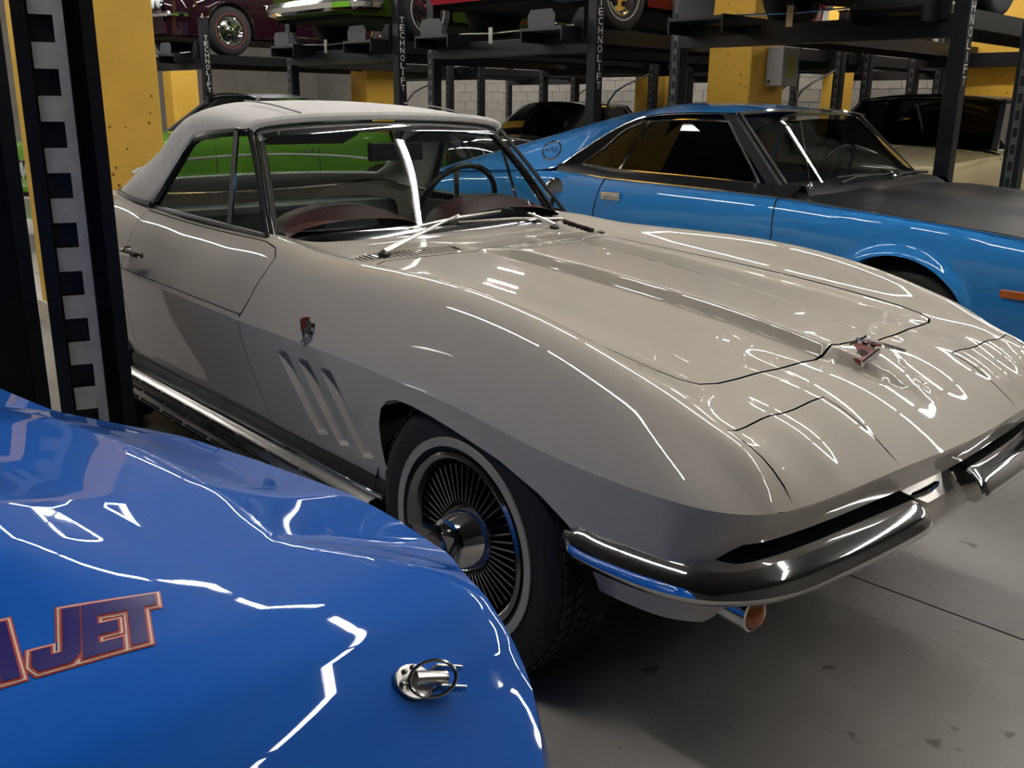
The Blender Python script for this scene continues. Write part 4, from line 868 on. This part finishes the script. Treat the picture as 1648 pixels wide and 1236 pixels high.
    rf = lambda x, s: (x, s*(yr+(.02 if conv else 0)), zr-.05-(.03 if x < xr+.2 and not conv else 0)+(.055 if conv else .05)*(1-abs(s)**2.4))
    m = MB(); m.grid([[rf(x, s) for s in ss] for x in np.linspace(xh+.02, xr, 8)]); m.build('roof', roofm, root, True)
    bk = [np.array([xb+.06*abs(s), s*yb_, B(xb)]) for s in ss]; rr_ = [np.array(rf(xr, s)) for s in ss]
    m = MB(); m.grid([[lerp(a, b, t)+np.array([-.04*math.sin(math.pi*t), 0, .03*math.sin(math.pi*t)]) for t in np.linspace(0, 1, 5)] for a, b in zip(rr_[3:-3], bk[3:-3])]); m.build('rear_window', glass, root, True)
    for sg in (1, -1):
        a, b, c, d = rr_[0 if sg < 0 else -1], rr_[3 if sg < 0 else -4], bk[3 if sg < 0 else -4], bk[0 if sg < 0 else -1]; e = np.array([xr+.05, sg*(yb_), B(xr)]); f_ = np.array([xr+.28, sg*(yr+.01), zr-.055])
        m = MB(); m.add([a, b, c, d], [(0, 1, 2, 3)]); m.add([f_, a, d, e], [(0, 1, 2, 3)]); m.build('sail_panel', roofm, root)
        m = MB(); m.bar(wsb_[0 if sg < 0 else -1], wst_[0 if sg < 0 else -1], .045, .03); m.build('windscreen_pillar', roofm if not conv else BLACK, root)
        A = np.array([xw-.14, sg*yb_, B(xw)]); T = np.array([xh-.07, sg*yr, zr-.06])
        m = MB(); m.add([A, e, f_-[0, 0, .02], T], [(0, 1, 2, 3)]); m.build('side_window', glass, root)
        m = MB(); m.tube([A, T, f_], .010, 6); m.build('window_moulding', CHROME, root, True); m = MB(); m.tube([A, e], .009, 6); m.build('sill_trim', CHROME, root, True)
        m = MB(); m.grid([[(x, sg*(yb_-.02), B(x)), (x, sg*(yb_+.04), B(x)-.005), np.array(sd(x, 0, sg))] for x in np.linspace(xb-.02, xw+.02, 10)]); m.build('shoulder', paint, root, True)
    m = MB(); m.box(((xw+xb)/2, 0, .55), ((xw-xb)/2, yb_-.03, .28)); m.build('cabin', mat('dim_cabin', (.012, .012, .013), .6), root)
    for s in (1, -1): m = MB(); m.box((xh-.55, s*.36, .92), (.06, .24, .22)); m.build('seat_back', BLACK, root, bevel=.04)
    m = MB(); m.tube([(xh+.12+.06*math.sin(a), -.36+.18*math.cos(a), .96+.16*math.sin(a)) for a in np.linspace(0, 2*math.pi, 24, endpoint=False)], .011, 6, True); m.build('steering_wheel', BLACK, root, True)
    m = MB(); m.box(((xn+xt)/2, 0, .25), ((xn-xt)/2-.1, w-.20, .02)); m.build('underbody', MATTE, root)
    m = MB()
    for xc in (0, -wb): m.tube([(xc, -.7, R), (xc, .7, R)], .045, 6)
    m.build('axle', MATTE, root, kind='stuff'); wheel_set(root, (0, -wb), w-.03, R, .21, rim, ring); return root
# frame of the lift row: x towards the aisle, y along the row
TILT = math.radians(3.0); _o = W((-1.277, -4.25, 0)); _f = math.sin(TILT)*basis(CV)[1]+math.cos(TILT)*basis(CV)[2]
LR = (_o[0], _o[1], math.atan2(_f[1], _f[0]))
def lr(x, y, z=0): p = W((x, y, 0), LR); return (p[0], p[1], LR[2], z)
PY = {k: float(px(u, v, 'x', 0, LR)[1]) for k, (u, v) in {'T1': (331, 100), 'P2': (471, 100), 'T2': (643, 100), 'P3': (699, 100), 'T3': (957, 100), 'P4': (1092, 100), 'T4': (1535, 150), 'P5': (1648, 150)}.items()}
CY = {1: PY['T1']+1.2, 2: (PY['P2']+PY['T2'])/2, 3: (PY['P3']+PY['T3'])/2, 4: (PY['P4']+PY['T4'])/2, 5: PY['P5']-1.2}
PLZ = 1.97
paint = lambda n, c: mat(n, c, .45, coat=1, coatr=.03, spec=.05)
LIME = paint('lime_paint', (.14, .38, .02)); MAROON = paint('maroon_paint', (.018, .002, .007)); DKG = paint('deep_green_paint', (.03, .055, .004)); REDP = paint('red_paint', (.16, .004, .008)); BLKP = paint('gloss_black_paint', (.008, .008, .009)); SAND = paint('pale_yellow_paint', (.62, .52, .27)); YEL = paint('yellow_paint', (.62, .38, .02))
REDRING = mat('red_sidewall_line', (.25, .02, .02), .6); WRING = mat('white_sidewall_line', (.5, .5, .48), .6)
VINYL = mat('black_vinyl_top', (.012, .012, .012), .5, bump=.1, bscale=300); GREYTOP = mat('grey_painted_roof', (.10, .105, .115), .35, coat=.6)
# cars on the lifts and beneath them
def axle_on(u, v, yside): return float(px(u, v, 'y', yside, LR)[0])
gcar('hardtop_car', lr(axle_on(372, 40, CY[1]-.90), CY[1], PLZ), 'dark maroon hardtop with red line tyres raised on a black lift', MAROON, ring=REDRING)
gcar('hardtop_car', lr(axle_on(690, 15, CY[2]-.90), CY[2], PLZ), 'olive green hardtop with chrome front bumper raised on a black lift', DKG, rim='dark', ring=WRING, bz=.36, br=.07)
gcar('hardtop_car', lr(axle_on(1005, 8, CY[3]-.90), CY[3], PLZ), 'dark red hardtop with white lettered tyres raised on a black lift', REDP, ring=WRING)
gcar('hardtop_car', lr(axle_on(1300, -25, CY[4]-.90), CY[4], PLZ), 'black hardtop raised on a lift above the pale yellow convertible', BLKP)
_b = lr(-5.70, CY[2], 0); gcar('soft_top_car', (_b[0], _b[1], LR[2]+math.pi), 'gloss black convertible with closed black top parked under a lift', BLKP, VINYL, conv=True, zr=1.40)
sand = gcar('soft_top_car', lr(-.68, CY[4]-.05, 0), 'pale yellow convertible with closed black top parked under a lift', SAND, VINYL, conv=True, zr=1.46, glass=glassmat('dusky_glass', (.10, .11, .11), .10), zb=1.0)
mr = empty('door_mirror', (0, 0, 0)); mr.parent = sand; m = MB(); m.lathe([(0, -.035), (.035, -.030), (.058, -.008), (.062, .012), (.056, .018), (0, .018)], (-.98, -.95, 1.13), 'x', 20); m.build('housing', CHROME, mr, True)
m = MB(); m.tube([(-.98, -.93, 1.08), (-1.0, -.86, 1.0)], [.012, .02], 8); m.build('stalk', CHROME, mr, True)
gcar('hardtop_car', lr(-1.0, CY[1], 0), 'yellow hardtop with dark windows parked under the maroon car lift', YEL)
lm = W((-8.52, -1.40, 0)); gcar('hardtop_car', (lm[0], lm[1], CV[2]-math.pi/2), 'lime green hardtop with grey roof parked behind the cream convertible', LIME, GREYTOP, zr=1.44, zb=.98)
# ---------------------------------------------------------------- car lifts: posts, runways, wheel stops, cables
PH = 2.40
PLATE = mat('runway_plate', (.010, .010, .012), .5, noise=.2, nscale=8)
GREYPL = mat('wheel_stop_grey', (.030, .030, .034), .55)
def letters(root, word, ytop, pos, ey, en, h, wd):
    """vertical stack of raised white capitals, one mesh each"""
    pos, ey, en = map(np.array, (pos, ey, en))
    for i, ch in enumerate(word):
        V, F = text_mesh(ch, 1.0); mn, mx = V.min(0), V.max(0); cw = .22 if ch == 'I' else 1
        P = [pos+ey*((v[0]-(mn[0]+mx[0])/2)/max(mx[0]-mn[0], 1e-6)*wd*cw)+np.array([0, 0, ytop-(i+1)*h+(v[1]-mn[1])/(mx[1]-mn[1])*h*.80])+en*.002 for v in V]
        m = MB(); m.add(P, F); m.build('letter', WHITEP, root)
def post(parent, x, y, text=False, h=PH, w=.10):
    """C-section post, opening to the rear, with slotted latch rail"""
    m = MB(); m.box((x, y, h/2), (w/2, w/2, h/2)); p = m.build('post', LIFT, parent, bevel=.006)
    m = MB(); m.box((x, y, h+.006), (w/2+.012, w/2+.012, .006)); m.build('cap_plate', LIFT, p)
    for a in (-1, 1):
        for b in (-1, 1):
            if a+b < 2: m = MB(); m.lathe([(.010, 0), (.010, .018), (0, .018)], (x+a*w*.42, y+b*w*.42, h+.012), 'z', 6); m.build('bolt', STEEL, p)
    m = MB(); m.tube([(x, y, h), (x, y, h+.07)], .009, 6); m.build('stud', STEEL, p)
    m = MB(); m.box((x, y, .008), (.14, .14, .008)); m.build('foot_plate', LIFT, p)
    if text: letters(p, 'TECHNOLIFT', 2.21, (x, y-w/2, 0), (-1, 0, 0), (0, -1, 0), .0735, .055)
    else:
        m = MB(); m.box((x+w/2+.002, y, h/2-.1), (.002, .022, h/2-.15)); r = m.build('latch_rail', mat('rail_grey', (.06, .06, .062), .5), p)
        m = MB(); [m.box((x+w/2+.0045, y, .3+k*.10), (.0012, .013, .028)) for k in range(18)]; m.build('latch_slot', MATTE, r, kind='stuff')
    return p
def lift(y0, y1, label, t0=False, t1=True, dx=4.3):
    """posts at y0 (far side) and y1; runways along x between front (x=0) and back"""
    fr = lr(0, 0); root = empty('car_lift', (fr[0], fr[1], 0), LR[2], label, 'car lift', 'car lifts in a row')
    post(root, 0, y0, t0); post(root, 0, y1, t1); post(root, -dx, y0); post(root, -dx, y1)
    ym = (y0+y1)/2
    for s in (1, -1):
        yc = ym+s*.72; m = MB(); m.box((-dx/2+.10, yc, PLZ-.015), (dx/2+.22, .24, .012)); rw = m.build('runway', PLATE, root)
        for q in (1, -1): m = MB(); m.box((-dx/2+.10, yc+q*.235, PLZ-.055), (dx/2+.22, .008, .060)); m.build('side_rail', LIFT, rw)
        m = MB(); m.prism([(.31, yc+a, PLZ-.01+b) for a, b in ((-.15, 0), (-.16, .10), (-.12, .15), (.12, .15), (.16, .10), (.15, 0))], (.008, 0, 0)); m.build('wheel_stop', GREYPL, rw)
        m = MB(); [m.box((-dx/2+.1, yc-.2+k*.08, PLZ-.0015), (dx/2+.2, .004, .002)) for k in range(6)]; m.build('tread_rib', LIFT, rw, kind='stuff')
    for x in (0, -dx):
        m = MB(); m.box((x-.0, ym, PLZ-.13), (.055, abs(y0-y1)/2-.02, .070)); cb = m.build('cross_beam', LIFT, root, bevel=.004)
        for yy, s in ((y0, -1), (y1, 1)):
            s = 1 if yy < ym else -1; m = MB(); m.prism([(x+.075, yy+s*.07, PLZ-.10), (x+.075, yy+s*.07, PLZ+.16), (x+.075, yy+s*.13, PLZ+.16), (x+.075, yy+s*.24, PLZ+.02), (x+.075, yy+s*.24, PLZ-.10)], (-.05, 0, 0)); m.build('corner_gusset', LIFT, root, bevel=.003)
            m = MB(); m.lathe([(.012, 0), (.012, .012), (0, .012)], (x+.075, yy+s*.15, PLZ-.03), 'x', 8); m.build('gusset_bolt', STEEL, root)
    m = MB(); m.tube([(.16, y0-.1 if y0 > y1 else y0+.1, PLZ+.015), (.17, ym, PLZ-.010), (.16, y1+.1 if y0 > y1 else y1-.1, PLZ+.015)], .006, 6); m.build('front_rod', STEEL, root, True)
    m = MB(); m.box((.20, ym+.02, PLZ-.03), (.003, .025, .07)); m.build('release_tag', STEEL, root)
    m = MB(); m.tube(cr([(-dx+.1, y1, PLZ-.2), (-dx*.8, y1+.05, 1.4), (-dx*.82, y1+.06, .4)], 4), .012, 6); m.build('hose', BLACK, root, True)
    return root
lift(PY['T1']+2.4, PY['T1'], 'black four post car lift carrying the dark maroon hardtop')
lift(PY['P2'], PY['T2'], 'black four post car lift carrying the olive green hardtop')
lift(PY['P3'], PY['T3'], 'black four post car lift carrying the dark red hardtop')
lift(PY['P4'], PY['T4'], 'black four post car lift above the pale yellow convertible')
lift(PY['P5'], PY['P5']-2.4, 'empty black four post car lift beside the pale yellow convertible')
for k_, (a_, b_) in enumerate((('T1', 'T1'), ('P2', 'T2'), ('P3', 'T3'), ('P4', 'T4'))):
    y0_ = PY[a_]+(2.4 if k_ == 0 else 0); r_ = lift(y0_, PY[b_], 'black four post car lift in the back row behind the %s lift' % ('maroon car', 'green car', 'red car', 'pale yellow convertible')[k_], False, False, 3.0)
    p_ = W((-5.0, 0, 0), LR); r_.location = (p_[0], p_[1], 0); r_['group'] = 'car lifts in the back row'
# near lift between the blue-hood car and the cream convertible: two posts in view
def near_post(label, pts, depth, rail=True, zt=CEIL-.6):
    """channel post seen open side on: corner pixels at one height give its place, width from them"""
    (ua, ub), v = pts; A = px(ua, v, 'y', depth); B = px(ub, v, 'y', depth); a = W((A[0], A[1], 0)); b = W((B[0], B[1], 0))
    vd = (a+b)/2; vd = vd/np.linalg.norm(vd); rt = np.array([vd[1], -vd[0], 0]); c = (a+b)/2; wd = abs((b-a) @ rt)
    r = empty('lift_post', (c[0], c[1], 0), math.atan2(rt[1], rt[0]), label, 'lift post', 'near lift posts'); h = zt; q = wd/2; dp = q*.85
    m = MB(); m.box((0, dp*2-.004, h/2), (q, .004, h/2)); m.build('back_web', LIFT, r, flip=False)
    for s in (-1, 1):
        m = MB(); m.box((s*(q-.004), dp, h/2), (.004, dp, h/2)); m.build('side_web', LIFT, r, flip=False); m = MB(); m.box((s*(q-q*.17), 0, h/2), (q*.17, .004, h/2)); m.build('front_lip', LIFT, r, flip=False)
    m = MB(); m.box((0, dp, .008), (q*1.6, dp*1.6, .008)); m.build('foot_plate', LIFT, r, flip=False)
    if rail:
        rw_ = q*.42; xo = -.22*q; m = MB(); pit = .147; st_ = MB()
        RAIL = mat('galvanised_rail', (.55, .55, .52), .5, metal=.3, noise=.12, nscale=25)
        yy = dp*.55
        m.box((xo+rw_*.80, yy, h/2), (rw_*.32, .004, h/2-.05)); 
        k = 0; rail_o = m.build('latch_rail', RAIL, r, flip=False)
        while .12+k*pit*1.0 < h-.1:
            z = .12+k*pit; s2 = MB(); s2.box((xo-rw_*.2, yy, z), (rw_*.72, .0038, pit*.245)); s2.build('rail_rung', RAIL, rail_o, flip=False); k += 1
        m = MB(); m.box((xo, yy+.03, h/2), (rw_*1.3, .004, h/2-.05)); m.build('rail_backing', BLACK, r, flip=False)
    return r
near_post('black channel lift post with slotted pale latch rail beside the cream door', ((92, 215), 560), 1.13)
near_post('plain black lift post standing left of the slotted latch rail post', ((-60, 83), 560), 1.22, False)
# ---------------------------------------------------------------- yellow columns, block walls
def yellow():
    m = concrete('yellow_column_paint', (.66, .385, .04), (.72, .43, .055), .55, 3, False, .1); nt = m.node_tree; b = nt.nodes['Principled BSDF']; col = b.inputs['Base Color'].links[0].from_socket
    tc = nd(nt, 'ShaderNodeTexCoord'); v = nd(nt, 'ShaderNodeTexVoronoi'); v.inputs['Scale'].default_value = 14; n = nd(nt, 'ShaderNodeTexNoise'); n.inputs['Scale'].default_value = 2.2
    r = nd(nt, 'ShaderNodeValToRGB'); r.color_ramp.elements[0].position = .11; r.color_ramp.elements[1].position = .15; r.color_ramp.elements[0].color = (.30, .22, .10, 1); r.color_ramp.elements[1].color = (1, 1, 1, 1)
    mx = nd(nt, 'ShaderNodeMix'); mx.data_type = 'RGBA'; mx.blend_type = 'MULTIPLY'; q = nd(nt, 'ShaderNodeValToRGB'); q.color_ramp.elements[0].position = .46; q.color_ramp.elements[1].position = .54
    nt.links.new(tc.outputs['Object'], v.inputs['Vector']); nt.links.new(tc.outputs['Object'], n.inputs['Vector']); nt.links.new(v.outputs['Distance'], r.inputs['Fac']); nt.links.new(n.outputs['Fac'], q.inputs['Fac'])
    nt.links.new(q.outputs['Color'], mx.inputs[0]); nt.links.new(col, mx.inputs[6]); nt.links.new(r.outputs['Color'], mx.inputs[7]); nt.links.new(mx.outputs[2], b.inputs['Base Color']); return m
YCOL = yellow(); KERB = mat('column_base_white', (.62, .56, .46), .6)
def column(c, hx, hy, label, z1=CEIL):
    p = W((c[0], c[1], 0)); r = empty('concrete_column', (p[0], p[1], 0), CV[2], label, 'column', 'yellow concrete columns')
    m = MB(); m.box((0, 0, z1/2), (hx, hy, z1/2)); m.build('shaft', YCOL, r, bevel=.02); m = MB(); m.box((0, 0, .06), (hx+.02, hy+.02, .06)); m.build('base_kerb', KERB, r); return r
column((-4.5, .03), .30, .32, 'large pitted yellow concrete column behind the cream convertible')
cr_ = px(1207, 130, 'y', -5.5); colR = column((cr_[0]-.24, -5.5-.27), .24, .27, 'yellow concrete column with grey electrical box and conduit')
c3 = px(590, 130, 'y', -6.75); column((c3[0]-.24, -6.75-.30), .24, .30, 'far yellow column between the maroon and green car lifts')
c1 = px(276, 130, 'y', -6.75); column((c1[0]-.24, -6.75-.30), .24, .30, 'far yellow column behind the yellow hardtop')
c5 = px(1070, 130, 'y', -9.6); column((c5[0]-.3, -9.9), .3, .3, 'shaded yellow column against the block wall')
c6 = px(1640, 130, 'y', -8.6); column((c6[0]-.30, -8.9), .30, .3, 'shaded yellow column behind the pale yellow convertible')
c7 = px(1357, 130, 'y', -11); column((c7[0]-.2, -11.2), .14, .2, 'narrow far yellow column beyond the lifts')
bx = empty('electrical_box', tuple(W((cr_[0]+.09, -5.5-.36, 1.70))), CV[2], 'grey metal electrical box on the side of the yellow column', 'electrical box')
m = MB(); m.box((0, 0, 0), (.085, .13, .17)); m.build('case', mat('box_grey', (.30, .30, .30), .45), bx, bevel=.006)
m = MB(); m.box((.087, 0, .01), (.003, .055, .10)); m.build('warning_label', mat('label_yellowgreen', (.32, .34, .06), .5), bx); m = MB(); m.box((-.05, .131, -.13), (.012, .003, .012)); m.build('knockout', BLACK, bx)
m = MB(); m.box((.02, -.15, .09), (.03, .025, .03)); m.build('red_handle', mat('red_plastic', (.4, .02, .02), .4), bx, bevel=.006)
m = MB(); m.tube([(-.02, 0, .17), (-.02, 0, CEIL-1.72)], .014, 8); m.build('conduit', STEEL, bx, True)
WALLM = concrete('block_wall_paint', (.20, .19, .172), (.27, .255, .23), .7, 2, False); WYB = -13.0
def wall(name, a, b, label, wm=None):
    m = MB(); p, q = W((*a, 0)), W((*b, 0)); d = (q-p)/np.linalg.norm(q-p); n = np.array([-d[1], d[0], 0])*.1
    m.prism([p-n, q-n, q+n, p+n], (0, 0, CEIL)); return tag(m.build(name, wm or WALLM, flip=False), label, kind='structure')
wbk = wall('wall_back', (-24, WYB), (9, WYB), 'pale concrete block wall behind the lifts')
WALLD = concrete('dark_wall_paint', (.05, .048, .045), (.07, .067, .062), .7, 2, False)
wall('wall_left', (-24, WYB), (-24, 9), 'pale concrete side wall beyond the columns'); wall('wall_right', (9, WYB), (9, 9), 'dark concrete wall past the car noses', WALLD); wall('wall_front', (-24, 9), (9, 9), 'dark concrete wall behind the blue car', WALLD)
bm_ = None
for rw in range(7):
    for k in range(36):
        x = -17.6+k*.405+(.2 if rw % 2 else 0); z = .95+rw*.205; p = W((x, WYB+.105, z))
        if bm_ is None: mm = MB(); mm.box((0, 0, 0), (.197, .012, .097)); o = mm.build('block', WALLM, None, flip=False); bm_ = o.data
        else: o = bpy.data.objects.new('block', bm_); COL.objects.link(o)
        o.location = tuple(p); o.rotation_euler = (0, 0, CV[2]); o.parent = wbk
